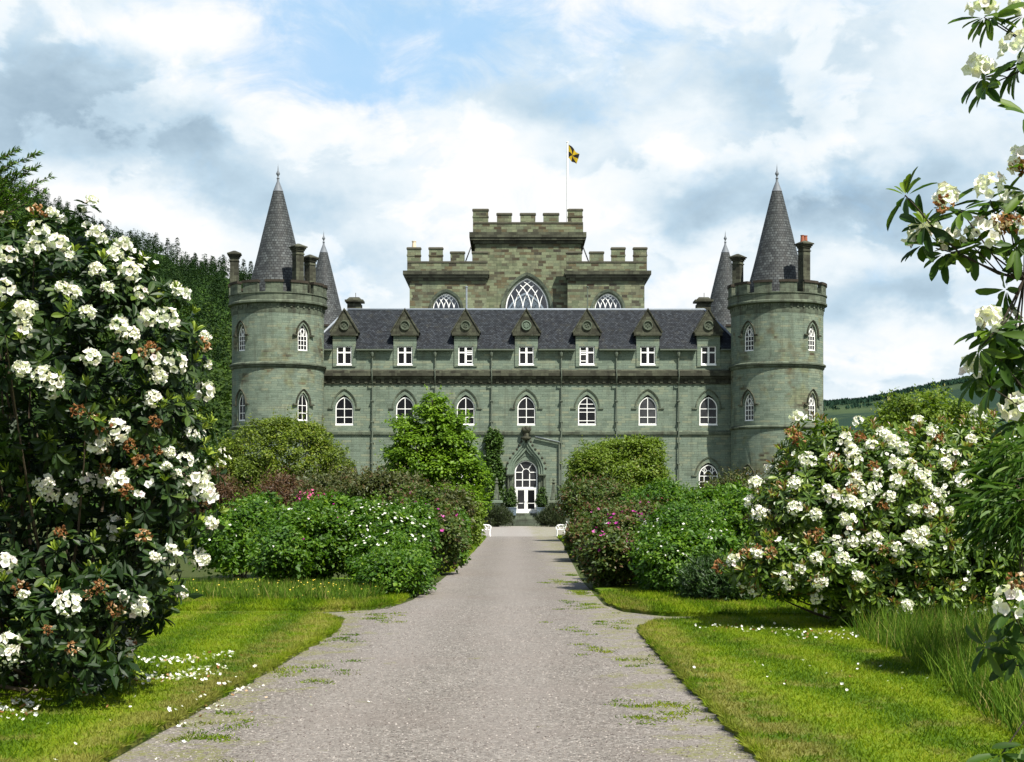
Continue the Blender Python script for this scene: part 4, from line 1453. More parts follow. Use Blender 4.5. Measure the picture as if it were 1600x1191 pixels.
LAWNS = {
    'a': [(-3.32, -4), (-3.3, 4), (-3.16, 7), (-3.02, 9.3), (-2.9, 11.4), (-2.78, 14.2), (-2.95, 15.3), (-3.4, 15.95), (-4.2, 16.35), (-14, 16.45), (-30, 16.45), (-30, -4), (-3.32, -4)],
    'b': [(-2.45, 17.6), (-2.25, 18.6), (-2.4, 24), (-30, 24), (-30, 16.72), (-14, 16.72), (-4.2, 16.8), (-2.9, 17.1), (-2.45, 17.6)],
    'c': [(2.1, -4), (30, -4), (30, 15.85), (14, 15.8), (3.6, 15.6), (2.5, 15.1), (2.05, 14.2), (1.95, 11.7), (1.96, 9), (1.94, 7.3), (2.02, 4), (2.1, -4)],
    'e': [(-1.78, 27), (-1.68, 40), (-1.62, 55), (-1.7, 57), (-2.4, 57.5), (-9, 57.5), (-9, 27), (-1.78, 27)],
    'f': [(2.2, 34), (9, 34), (9, 57), (3.2, 57), (2.85, 56.4), (2.75, 48), (2.45, 39), (2.2, 34)],
    'd': [(2.15, 17.0), (2.6, 16.35), (4, 16.1), (14, 16.05), (30, 16.05), (30, 22), (2.0, 22), (1.95, 18), (2.15, 17.0)],
}
LAWNS = {k_: [(x, y * K) for x, y in v] for k_, v in LAWNS.items()}
LZ = 0.07
lawn_loops = {}
for k, pts in LAWNS.items():
    e = rnd_edge(pts, seed=ord(k))
    lawn_loops[k] = e
    g = MB()
    V = [Vector((x, y, 0)) for x, y in e]
    for t_ in tessellate_polygon([V]):
        q = [V[i] for i in t_]
        if (q[1] - q[0]).cross(q[2] - q[0]).z < 0:
            q = q[::-1]
        g.poly([(p.x, p.y, LZ) for p in q])
    for i in range(len(e)):
        a, b = e[i], e[(i + 1) % len(e)]
        g.poly([(*a, -.01), (*b, -.01), (*b, LZ), (*a, LZ)])
    tag(g.build('lawn', M_LAWN), kind='structure')


def inside(poly, x, y):
    r = np.zeros(len(x), bool)
    n = len(poly)
    for i in range(n):
        (x0, y0), (x1, y1) = poly[i], poly[(i + 1) % n]
        c = ((y0 > y) != (y1 > y))
        with np.errstate(divide='ignore', invalid='ignore'):
            xi = (x1 - x0) * (y - y0) / (y1 - y0 + 1e-12) + x0
        r ^= c & (x < xi)
    return r


def blade_mat(name, kind):
    m, t = mat(name)
    ob = t.node('ShaderNodeTexCoord').outputs['Object']
    a = t.node('ShaderNodeAttribute', attribute_name='rnd').outputs['Fac']
    if kind == 'lawn':
        c = lawn_colour(t, ob, a)
    else:
        c = t.ramp(a, [(0.0, (0.03, 0.068, 0.008)), (0.5, (0.066, 0.130, 0.011)), (0.85, (0.125, 0.19, 0.02)), (1.0, (0.26, 0.22, 0.08))])
    finish(t, c, .7, spec=.06, trans=.3, tcol=t.mix(1.0, c, (1.5, 1.5, .7), 'MULTIPLY'))
    return m


M_BLADE, M_TALL = blade_mat('grass_blade', 'lawn'), blade_mat('tall_grass_blade', 'tall')


def grass(name, poly, box, n, h, w, m, lean=.5, z=LZ, seed=0, power=1.0):
    x0, x1, y0, y1 = box[0], box[1], box[2] * K, box[3] * K
    x = RG.uniform(x0, x1, n)
    y = y0 + (y1 - y0) * RG.random(n) ** power
    ok = inside(poly, x, y)
    x, y = x[ok], y[ok]
    N = len(x)
    d = np.stack([RG.normal(0, lean, N), RG.normal(0, lean, N), np.ones(N)], 1)
    nn = sph(N)
    L = h * RG.uniform(.5, 1.35, N)
    R = frames(d, nn, L, w * RG.uniform(.6, 1.3, N), L)
    return tag(stamp(name, BLADE_V, BLADE_F, R, np.stack([x, y, np.full(N, z - .005)], 1), RG.random(N), m), kind='stuff')


grass('lawn_grass', lawn_loops['a'], (-9.5, -2.6, 6.3, 16.2), 150000, .05, .010, M_BLADE, .7, power=1.2)
grass('lawn_grass', lawn_loops['c'], (1.8, 8.5, 5.6, 15.6), 150000, .05, .010, M_BLADE, .7, power=1.2)
grass('lawn_grass', lawn_loops['b'], (-9.5, -2.0, 16.7, 21), 36000, .09, .016, M_BLADE, .6)
grass('lawn_grass', lawn_loops['d'], (1.8, 9.5, 16.1, 20), 30000, .09, .016, M_BLADE, .6)


def edge_grass(loops, n):
    """longer blades hanging over the cut edges of the lawns"""
    X, Y, DX_, DY_ = [], [], [], []
    for e in loops:
        for i in range(len(e)):
            (xa, ya), (xb, yb) = e[i], e[(i + 1) % len(e)]
            L = math.hypot(xb - xa, yb - ya)
            if L > 1.5 or L < 1e-4:
                continue
            if not (-3.7 < xa < 3.2 and 5 * K < ya < 19.5 * K):
                if not (abs(xa) < 9 and 15 * K < ya < 19 * K):
                    continue
            k = int(n * L)
            t = RG.random(k)
            X.append(xa + (xb - xa) * t)
            Y.append(ya + (yb - ya) * t)
            nx, ny = (yb - ya) / L, -(xb - xa) / L
            DX_.append(np.full(k, nx))
            DY_.append(np.full(k, ny))
    X, Y, DX_, DY_ = map(np.concatenate, (X, Y, DX_, DY_))
    N = len(X)
    s = RG.normal(.55, .5, N)
    d = np.stack([DX_ * s + RG.normal(0, .3, N), DY_ * s + RG.normal(0, .3, N), RG.uniform(.3, 1, N)], 1)
    L = RG.uniform(.05, .11, N)
    off = RG.uniform(-.05, .015, N)
    R = frames(d, sph(N), L, .011 * RG.uniform(.6, 1.4, N), L)
    return tag(stamp('edge_grass', BLADE_V, BLADE_F, R, np.stack([X + DX_ * off, Y + DY_ * off, np.full(N, .045)], 1), RG.random(N) * .9 + .1, M_BLADE), kind='stuff')


grass('lawn_grass', lawn_loops['e'], (-5, -1.5, 26, 58), 9000, .13, .03, M_BLADE, .5)
grass('lawn_grass', lawn_loops['f'], (2, 6, 33, 58), 9000, .13, .03, M_BLADE, .5)
edge_grass([lawn_loops[k_] for k_ in 'abcd'], 300)

# long unmown grass in front of the right-hand rhododendron
TG = [(x, y * K) for x, y in [(3.9, 6.0), (4.35, 8.4), (4.75, 10.2), (5.0, 11.6), (5.1, 13.4), (9, 13.6), (9, 6.0)]]
grass('tall_grass', TG, (3.9, 9, 6, 13.6), 26000, .48, .013, M_TALL, .28, z=0.05)
TG2 = [(x, y * K) for x, y in [(-9, 18.6), (-3.1, 18.0), (-2.7, 19.0), (-3.2, 21), (-9, 21)]]
grass('tall_grass', TG2, (-9, -2.4, 17.8, 20.6), 15000, .28, .018, M_TALL, .3, z=0.05)

# weeds rooted in the gravel
n = 900
cxy = np.stack([np.where(RG.random(n) < .5, RG.normal(-2.55, .33, n), RG.normal(1.5, .30, n)), RG.uniform(6.2, 26, n) * K], 1)
keepm = (cxy[:, 0] > -3.05) & (cxy[:, 0] < 1.95)
wn = t_ = np.sin(cxy[:, 0] * 3.1 + 2 * np.sin(cxy[:, 1] * .73)) + np.sin(cxy[:, 1] * 1.2 + cxy[:, 0])
cxy = cxy[keepm & (wn > 0.25)]
k = RG.integers(0, len(cxy), 9000)
p = np.concatenate([cxy[k] + RG.normal(0, .07, (9000, 2)), np.zeros((9000, 1))], 1)
d = np.stack([RG.normal(0, .9, 9000), RG.normal(0, .9, 9000), np.ones(9000) * .7], 1)
L = RG.uniform(.02, .05, 9000)
tag(stamp('gravel_weeds', BLADE_V, BLADE_F, frames(d, sph(9000), L, .011, L), p, RG.random(9000), M_BLADE), kind='stuff')

# loose stones on the near gravel
PEB_V = [(-.5, -.3, 0), (.1, -.55, .05), (.55, -.1, 0), (.35, .5, .03), (-.35, .4, 0), (-.1, -.1, .42), (.2, .12, .38)]
PEB_F = [(0, 1, 5), (1, 2, 6, 5), (2, 3, 6), (3, 4, 5, 6), (4, 0, 5)]
m_peb, t = mat('loose_stone')
a = t.node('ShaderNodeAttribute', attribute_name='rnd').outputs['Fac']
finish(t, t.ramp(a, [(0, (0.07, 0.056, 0.052)), (.4, (0.135, 0.118, 0.103)), (.8, (0.22, 0.195, 0.172)), (1, (0.33, 0.30, 0.27))]), .85, spec=.2)
n = 60000
x, y = RG.uniform(-3.1, 2.0, n), (5.8 + 12 * RG.random(n) ** 1.6) * K
ang = RG.uniform(0, 6.28, n)
d = np.stack([np.cos(ang), np.sin(ang), RG.normal(0, .25, n)], 1)
s = .007 + .018 * RG.random(n) ** 3.5
up = np.tile(np.array([[0, 0, 1.0]]), (n, 1))
tag(stamp('gravel_stones', PEB_V, PEB_F, frames(d, up, s, s * .85, s), np.stack([x, y, np.full(n, -.001)], 1), RG.random(n), m_peb), kind='stuff')

# ------------------------------------------------------------------ hills and their woods
def hill(name, prof, Y0, Yr, Yb, m, foot=0.0, seed=1, rough=.02):
    """prof: skyline as (x, z) at distance Yr; rises from the foot at Y0, falls behind"""
    rg = np.random.default_rng(seed)
    xs = np.linspace(prof[0][0], prof[-1][0], 70)
    zr = np.interp(xs, [p[0] for p in prof], [p[1] for p in prof])
    T = np.linspace(0, 1, 26)
    g = MB()
    rows = []
    for t in T:
        s = t * t * (3 - 2 * t) * .35 + t * .65
        row = []
        for x, z in zip(xs, zr):
            Y = Y0 + (Yr - Y0) * t
            bump = z * rough * math.sin(x * .021 + t * 5) * math.sin(t * 9 + x * .013) * (1 - t)
            row.append((x * (.75 + .25 * t), Y, foot + (z - foot) * s + bump))
        rows.append(row)
    rows.append([(x, Yb, foot) for x in xs])
    for a, b in zip(rows[:-1], rows[1:]):
        for i in range(len(xs) - 1):
            g.poly([a[i], a[i + 1], b[i + 1], b[i]], 0, smooth=True)
    o = g.build(name, m)
    return tag(o, kind='structure'), np.array(rows[:-1])


def hill_mat(name, dark, light, sc, a, b):
    m, t = mat(name)
    ob = t.node('ShaderNodeTexCoord').outputs['Object']
    n = t.smooth(t.noise(ob, sc, 4, .6), a, b)
    n2 = t.noise(ob, sc * 12, 4, .7)
    c = t.mix(n, dark, light)
    c = t.mix(t.m('MULTIPLY', n2, .5), c, tuple(x * .45 for x in dark))
    finish(t, c, .95, bump=n2, bstr=.4, bdist=3, spec=.05)
    return m


YR = 520.0 * K
prof = [((px - 800) * YR / F, HC + (YH - py) * YR / F) for px, py in
        ((-700, 150), (-300, 220), (-60, 268), (40, 306), (110, 342), (180, 380), (235, 394), (268, 402), (285, 425), (320, 428), (360, 436), (430, 465), (520, 520), (700, 590), (1000, 700))]
hl_o, HR = hill('wooded_hill', prof, 150 * K, YR, 900 * K, hill_mat('hill_ground', (0.02, 0.045, 0.008), (0.05, 0.10, 0.016), .012, .4, .6))
YR2 = 2600.0 * K
prof2 = [((px - 800) * YR2 / F, HC + (YH - py) * YR2 / F) for px, py in
         ((700, 700), (1000, 668), (1180, 640), (1285, 630), (1340, 626), (1400, 612), (1450, 601), (1510, 590), (1580, 578), (1700, 560), (2000, 520), (2600, 500))]
M_FAR = hill_mat('far_moor', (0.018, 0.038, 0.024), (0.055, 0.082, 0.034), .0022, .42, .58)  # bluish greens: distance haze put into the hill colour
h2_o, HR2 = hill('far_hill', prof2, 1100 * K, YR2, 4000 * K, M_FAR, seed=4)
YR3 = 3600.0 * K
prof3 = [((px - 800) * YR3 / F, HC + (YH - py) * YR3 / F) for px, py in ((900, 690), (1200, 636), (1285, 626), (1345, 625), (1500, 640), (1800, 660))]
hill('farther_hill', prof3, 2700 * K, YR3, 5000 * K, hill_mat('far_forest', (0.022, 0.055, 0.045), (0.03, 0.07, 0.05), .002, .4, .6), seed=5)


def conifer_points(h, r, n):
    """leaf-cards of one spruce of height h"""
    t = RG.random(n) ** .75
    z = h * (.06 + .94 * t)
    lay = np.floor(t * 9) / 9
    rad = r * (1 - t) ** .85 * RG.uniform(.45, 1.0, n) * (.75 + .25 * np.cos((t * 9 - np.floor(t * 9)) * 3.1)) + .02 * h * (1 - t)
    a = RG.uniform(0, 6.283, n)
    p = np.stack([rad * np.cos(a), rad * np.sin(a), z], 1)
    d = np.stack([np.cos(a), np.sin(a), np.full(n, -.25)], 1) + RG.normal(0, .25, (n, 3))
    nn = np.stack([np.cos(a) * .4, np.sin(a) * .4, np.full(n, 1.0)], 1) + RG.normal(0, .3, (n, 3))
    return p, d, nn


M_CONIF = leaf_mat('conifer_needles', [(0, (0.0086, 0.0216, 0.0072)), (.5, (0.0187, 0.0432, 0.0115)), (1, (0.036, 0.072, 0.0158))], .15, .7, .15)
M_WOOD = leaf_mat('woodland_leaves', [(0, (0.0083, 0.0202, 0.0048)), (.35, (0.0179, 0.0393, 0.0059)), (.7, (0.0387, 0.0714, 0.0083)), (1, (0.0654, 0.1071, 0.0119))], .2, .7, .15)


def on_hill(HRr, u, v):
    j = np.clip(v * (HRr.shape[0] - 1), 0, HRr.shape[0] - 1.001)
    i = np.clip(u * (HRr.shape[1] - 1), 0, HRr.shape[1] - 1.001)
    j0, i0 = j.astype(int), i.astype(int)
    fj, fi = (j - j0)[:, None], (i - i0)[:, None]
    return (HRr[j0, i0] * (1 - fj) * (1 - fi) + HRr[j0 + 1, i0] * fj * (1 - fi) + HRr[j0, i0 + 1] * (1 - fj) * fi + HRr[j0 + 1, i0 + 1] * fj * fi)


# woods: conifers high on the slope, broadleaves below, all one far mass
base = on_hill(HR, RG.uniform(0.28, .80, 7000), RG.random(7000) ** .8)
pxs = 800 + F * base[:, 0] / base[:, 1]
base = base[(pxs > -120) & (pxs < 560)]
pxs = 800 + F * base[:, 0] / base[:, 1]
hgt = base[:, 2]
con = (RG.random(len(base)) < np.clip((base[:, 1] / K - 300) / 110, .04, .96))
P_, D_, N_, S_, A_ = [], [], [], [], []
CP, CD, CN, CS, CA = [], [], [], [], []
for b, c in zip(base, con):
    if c:
        h = RG.uniform(6, 12.5)
        p, d, nn = conifer_points(h, h * .17, 90)
        s = RG.uniform(.55, 1.1, 90)
        r = np.clip(RG.random(90) * .5 + RG.random() * .5, 0, 1)
        CP.append(p + b)
        CD.append(d)
        CN.append(nn)
        CS.append(s)
        CA.append(r)
    else:
        rr = RG.uniform(2.0, 4.6)
        n = 90
        u = sph(n)
        u[:, 2] = np.abs(u[:, 2]) * .9
        lump = 1 + .22 * np.sin(u[:, 0] * 5 + b[0]) * np.sin(u[:, 1] * 6 + b[1]) + .15 * RG.normal(size=n)
        p = u * (rr * lump)[:, None] * np.array([1, 1, 1.15]) + np.array([0, 0, rr * .25])
        P_.append(p + b)
        D_.append(norm(np.cross(u, sph(n))))
        N_.append(u + RG.normal(0, .45, (n, 3)))
        S_.append(RG.uniform(.7, 1.5, n))
        A_.append(np.clip(RG.random(n) * .45 + RG.random() * .55, 0, 1))
CP, CD, CN, CS, CA = map(np.concatenate, (CP, CD, CN, CS, CA))
tag(stamp('conifer_wood', DIA_V, DIA_F, frames(CD, CN, CS * 1.2, CS * .55), CP, CA, M_CONIF), kind='stuff')
P_, D_, N_, S_, A_ = map(np.concatenate, (P_, D_, N_, S_, A_))
tag(stamp('broadleaf_wood', DIA_V, DIA_F, frames(D_, N_, S_ * 1.2, S_ * .9), P_, A_, M_WOOD), kind='stuff')
M_RIDGE = leaf_mat('ridge_needles', [(0, (0.014, 0.034, 0.022)), (1, (0.022, 0.05, 0.03))], .0, .9, .05)  # bluish dark green, distance haze mixed into the colour
# far forest belts along the ridges on the right
n = 6000
u = RG.uniform(.18, .62, n)
v = 1 - np.abs(RG.normal(0, .07, n))
v = np.clip(v, .8, 1)
b = on_hill(HR2, u, v)
b = b[(np.sin(b[:, 0] * .004) + .9 * np.sin(b[:, 1] * .02 + 1) > -.7)]
h = RG.uniform(6, 15, len(b))
k3 = np.repeat(np.arange(len(b)), 6)
d = np.stack([RG.normal(0, .25, len(k3)), RG.normal(0, .25, len(k3)), np.ones(len(k3))], 1)
tag(stamp('ridge_forest', DIA_V, DIA_F, frames(d, sph(len(k3)), h[k3], h[k3] * .55), b[k3] + RG.normal(0, 4, (len(k3), 3)) * np.array([1, 1, .1]), RG.random(len(k3)), M_RIDGE), kind='stuff')
# spruces that stand out on the skyline
sky_t = [(218, 372, 13, 'bushy dark spruce, leftmost on the hill skyline above the white rhododendron'),
         (243, 366, 14, 'broad dark spruce beside the leftmost one on the wooded skyline'),
         (262, 372, 12, 'rounded spruce on the skyline just before the ridge drops'),
         (277, 371, 15, 'tallest spruce on the skyline, at the edge of the ridge drop'),
         (305, 396, 13, 'pointed spruce rising alone after the dip in the wooded ridge'),
         (322, 405, 10, 'small spruce in the low part of the wooded ridge'),
         (332, 400, 12, 'slim spruce left of the round tower chimney on the ridge'),
         (349, 398, 13, 'spruce on the ridge directly left of the tower chimney'),
         (381, 405, 11, 'spruce on the ridge between the tower chimney and the slate cone'),
         (392, 408, 10, 'small spruce on the ridge touching the left side of the slate cone')]
for px, py, h, lab in sky_t:
    o = thing('spruce_tree', lab, 'tree', (0, 0, 0), 'spruces on the hill skyline')
    top = P(px, py, YR)
    o.location = (top.x, YR, top.z - h * 1.15)
    h *= 1.15
    p, d, nn = conifer_points(h, h * .16, 300)
    s = RG.uniform(.6, 1.3, 300)
    stamp('crown', DIA_V, DIA_F, frames(d, nn, s * 1.2, s * .55), p + np.array([*o.location]), RG.random(300), M_CONIF, o)
    q = MB()
    q.tube([(top.x, YR, top.z - h - 2), (top.x, YR, top.z - h * .3), (top.x, YR, top.z)], [.3, .16, .02], 6)
    q.build('trunk', M_BARK, o)

# ------------------------------------------------------------------ shrubs, trees and roses of the middle ground
def E(px, py, Y, rx, rz, ry):
    Y = Y * K
    c = P(px, py, Y)
    return (c.x, c.y, c.z, rx * Y / F, ry, rz * Y / F)


def stems(parent, blobs, base, r, n=10, m=None, name='stems', seed=0):
    rg = random.Random(seed)
    q = MB()
    for i in range(n):
        b = blobs[i % len(blobs)]
        tip = Vector((b[0] + rg.uniform(-.7, .7) * b[3], b[1] + rg.uniform(-.7, .7) * b[4], max(.1, b[2] + rg.uniform(-.3, .75) * b[5])))
        st = Vector((base[0] + rg.uniform(-.3, .3) * b[3], base[1] + rg.uniform(-.3, .3) * b[4], 0))
        mid = st.lerp(tip, .5) + Vector((rg.uniform(-.1, .1), rg.uniform(-.1, .1), .06)) * (tip - st).length
        pts = [st.lerp(mid, t).lerp(mid.lerp(tip, t), t) for t in (0, .25, .5, .75, 1)]
        q.tube(pts, [r, r * .8, r * .6, r * .4, r * .2], 6)
    return q.build(name, m or M_BARK, parent)


def shrub(name, label, cat, blobs, m, n, L, asp=.6, nclump=None, rc=.5, group=None, base=None, stem_r=.05, flat=.7, lo=.55, up=.6, droop=.2,
          wild=.55, flowers=(), inner=.25, nst=10, stem_name='stems', spray=130, lump=0):
    base = base or (sum(b[0] for b in blobs) / len(blobs), sum(b[1] for b in blobs) / len(blobs))
    o = thing(name, label, cat, (base[0], base[1], 0), group)
    if lump:
        rl = random.Random(len(label) * 7 + n)
        big = list(blobs)
        for i in range(lump):
            q = rl.choice(big)
            th, ph = rl.uniform(0, 6.283), rl.uniform(-.1, 1.35)
            s_ = rl.uniform(.22, .42)
            blobs = blobs + [(q[0] + q[3] * .9 * math.cos(th) * math.cos(ph), q[1] + q[4] * .9 * math.sin(th) * math.cos(ph), q[2] + q[5] * .9 * math.sin(ph), q[3] * s_, q[4] * s_ * 1.1, q[5] * s_ * rl.uniform(.8, 1.2))]
    nclump = nclump or max(30, n // 105)
    R, p, rnd = clump_leaves(blobs, nclump, rc, n, L, asp, flat, up, droop, lo, 1.0, wild)
    if inner:
        ib = [(b[0], b[1], b[2], b[3] * .8, b[4] * .8, b[5] * .8) for b in blobs]
        R2, p2, r2 = clump_leaves(ib, nclump // 2, rc * 1.2, int(n * inner), L * 1.5, asp, flat, up, droop, .3, .95, wild)
        R, p, rnd = np.concatenate([R, R2]), np.concatenate([p, p2]), np.concatenate([rnd, r2])
    if spray:
        sp_, sn = blob_surface(blobs, spray, .98, 1.08)
        k = np.repeat(np.arange(spray), 11)
        ax = norm(sn * .6 + np.array([0, 0, .75]) + RG.normal(0, .35, sn.shape))[k]
        t_ = RG.random(len(k))
        pp = sp_[k] + ax * (t_ * rc * 1.3)[:, None] + RG.normal(0, L * .25, (len(k), 3))
        LL = L * RG.uniform(.6, 1.15, len(k)) * (1.1 - .4 * t_)
        R2 = frames(norm(ax * .5 + sph(len(k))), sph(len(k)) + np.array([0, 0, .8]), LL, LL * asp)
        R, p, rnd = np.concatenate([R, R2]), np.concatenate([p, pp]), np.concatenate([rnd, np.clip(RG.random(len(k)) * .6 + .4, 0, 1)])
    stamp('foliage', DIA_V, DIA_F, R, p, rnd, m, o)
    stems(o, blobs, base, stem_r, nst, seed=len(label), name=stem_name)
    for (fname, fm, fn, fs, zlo) in flowers:
        pp, nn = blob_surface(blobs, fn * 4, 1.04, 1.2)
        zmin = min(b[2] - b[5] for b in blobs)
        zmax = max(b[2] + b[5] for b in blobs)
        ok = (pp[:, 2] > zmin + zlo * (zmax - zmin)) & (nn[:, 1] < .2)
        pp, nn = pp[ok][:fn], nn[ok][:fn]
        rose(fname, fm, pp, nn, fs, o)
    return o


ROSE_V = [(0, 0, -.15)] + [(math.cos(i * .628) * (.5 if i % 2 else .36), math.sin(i * .628) * (.5 if i % 2 else .36), .12 if i % 2 else .02) for i in range(10)]
ROSE_F = [(0, 1 + i, 1 + (i + 1) % 10) for i in range(10)]


def rose(name, m, p, n, s, parent=None):
    n = norm(n + RG.normal(0, .35, n.shape) + np.array([0, -.25, .3]))
    d = np.cross(n, sph(len(p)))
    # x and y span the flower, z is its axis
    S = s * RG.uniform(.6, 1.25, len(p))
    o = stamp(name, ROSE_V, ROSE_F, frames(d, n, S, S, S), p, RG.random(len(p)), m, parent)
    o['kind'] = 'stuff'
    return o


M_OLIVE = leaf_mat('olive_shrub_leaf', [(0, (0.0379, 0.0578, 0.0048)), (.45, (0.0885, 0.1329, 0.0072)), (.8, (0.1517, 0.2071, 0.0108)), (1, (0.1686, 0.1541, 0.0211))], .25)
M_MAPLE = leaf_mat('bright_tree_leaf', [(0, (0.0525, 0.1147, 0.0048)), (.5, (0.1050, 0.1928, 0.0071)), (1, (0.1696, 0.2754, 0.0119))], .35)
M_YELL = leaf_mat('yellow_green_leaf', [(0, (0.0506, 0.0841, 0.0046)), (.5, (0.1091, 0.1683, 0.0080)), (.85, (0.1324, 0.1904, 0.0143)), (1, (0.1636, 0.1506, 0.0287))], .3)
M_ROSE = leaf_mat('rose_leaf', [(0, (0.0187, 0.0549, 0.0026)), (.5, (0.0470, 0.1148, 0.0040)), (.85, (0.0939, 0.1790, 0.0062)), (1, (0.1373, 0.2164, 0.0088))], .3)
M_RED = leaf_mat('reddish_rose_leaf', [(0, (0.020, 0.040, 0.006)), (.4, (0.045, 0.080, 0.009)), (.7, (0.075, 0.105, 0.013)), (.82, (0.085, 0.060, 0.018)), (1, (0.115, 0.040, 0.022))], .25)
M_BROWN = leaf_mat('rusty_shrub_leaf', [(0, (0.036, 0.02, 0.0096)), (.5, (0.076, 0.0384, 0.016)), (.8, (0.104, 0.056, 0.0208)), (1, (0.08, 0.096, 0.024))], .2)
M_MIXED = leaf_mat('bronzed_rhododendron_leaf', [(0, (0.028, 0.036, 0.0096)), (.5, (0.052, 0.068, 0.0128)), (.8, (0.076, 0.08, 0.0176)), (1, (0.096, 0.0496, 0.0224))], .2)
M_DKGRN = leaf_mat('dark_green_leaf', [(0, (0.014, 0.034, 0.008)), (.6, (0.03, 0.068, 0.012)), (1, (0.06, 0.11, 0.018))], .2)
M_JUN = leaf_mat('juniper_needle', [(0, (0.0176, 0.0288, 0.0104)), (.6, (0.0336, 0.0496, 0.016)), (1, (0.056, 0.072, 0.024))], .15)
M_IVY = leaf_mat('climber_leaf', [(0, (0.02, 0.044, 0.008)), (.6, (0.044, 0.092, 0.012)), (1, (0.08, 0.144, 0.0176))], .25)
M_PINK = leaf_mat('pink_petal', [(0, (0.30, 0.015, 0.20)), (.7, (0.45, 0.04, 0.30)), (1, (0.60, 0.12, 0.40))], .3)
M_HOT = leaf_mat('hot_pink_petal', [(0, (0.55, 0.05, 0.22)), (1, (0.75, 0.18, 0.36))], .3)
M_WROSE = leaf_mat('white_rose_petal', [(0, (0.72, 0.70, 0.60)), (1, (0.82, 0.82, 0.78))], .3, tboost=1.0)
M_BUTTER = leaf_mat('buttercup_petal', [(0, (0.7, 0.5, 0.02)), (1, (0.8, 0.65, 0.1))], .2, tboost=1.0)

wr = lambda n, s=.095, z=.42: ('white_flowers', M_WROSE, n, s, z)
pk = lambda n, s=.12, z=.45: ('pink_flowers', M_PINK, n, s, z)

shrub('rounded_shrub', 'large domed olive-green shrub standing before the left round tower', 'shrub',
      [E(436, 742, 52, 102, 88, 3.4), E(374, 758, 52, 54, 57, 2.6), E(500, 748, 52, 54, 60, 2.6), E(452, 702, 52, 62, 50, 2.4), E(420, 700, 52, 40, 42, 2)],
      M_OLIVE, 46000, .17, .5, 700, .42, stem_r=.12, lo=.8, wild=.7)
shrub('leafy_tree', 'bright green layered tree between the domed shrub and the castle door', 'tree',
      [E(676, 640, 48, 24, 24, .9), E(694, 660, 48, 38, 18, 1.2), E(654, 668, 48, 38, 17, 1.2), E(678, 688, 48, 62, 20, 1.8), E(645, 710, 48, 46, 16, 1.5), E(708, 712, 48, 46, 17, 1.5),
       E(678, 732, 48, 74, 22, 2.1), E(634, 744, 48, 38, 14, 1.4), E(724, 750, 48, 38, 17, 1.4), E(685, 770, 48, 72, 22, 2.2), E(718, 790, 48, 46, 18, 1.6), E(650, 778, 48, 36, 16, 1.4)],
      M_MAPLE, 30000, .18, .7, 300, .52, base=(P(678, 0, 48 * K).x, 48 * K), stem_r=.16, flat=.55, lo=.72, up=.9, droop=.25, wild=.45, inner=.3, nst=16, stem_name='trunk')
shrub('yellow_green_shrub', 'tall yellow-green shrub to the right of the door, against the castle wall', 'shrub',
      [E(965, 748, 50, 72, 50, 2.8), E(935, 740, 50, 46, 44, 2), E(990, 718, 50, 42, 30, 1.8), E(958, 722, 50, 34, 26, 1.6), E(920, 772, 50, 34, 32, 1.5), E(1015, 752, 50, 26, 30, 1.5)],
      M_YELL, 32000, .18, .5, 420, .46, stem_r=.1, lo=.78, wild=.6, lump=8)
shrub('climbing_plant', 'green climber growing up the castle wall left of the door', 'climber',
      [E(772, 690, 89.75, 10, 17, .35), E(771, 715, 89.75, 12, 22, .4), E(773, 745, 89.75, 13, 26, .45), E(770, 775, 89.75, 16, 26, .5)],
      M_IVY, 7000, .26, .75, 150, .35, stem_r=.05, lo=.6, base=(P(772, 0, YW - .5).x, YW - .5))
TPY = (YW - 1.1) / K
jl = ['dark spiky juniper on the left side of the entrance steps', 'dark spiky juniper on the right side of the entrance steps']
for px, lab in ((778, jl[0]), (862, jl[1])):
    shrub('juniper_bush', lab, 'shrub', [E(px, 811, 84, 20, 13, 1.2), E(px + (-4 if px < 800 else 4), 804, 84, 13, 10, .9)], M_JUN, 4200, .34, .16, 90, .35, 'junipers by the steps', lo=.6, up=.8, droop=-.9, wild=.4)
for px, lab in ((799, 'small cone-shaped topiary in the planter left of the door'), (847, 'small cone-shaped topiary in the planter right of the door')):
    shrub('topiary', lab, 'topiary', [E(px, 785, TPY, 9.5, 8, .6), E(px, 777, TPY, 7, 9, .45), E(px, 768, TPY, 3.6, 8, .25)], M_IVY, 2600, .13, .6, 60, .2, 'topiary by the door', lo=.85, nst=3, spray=0)

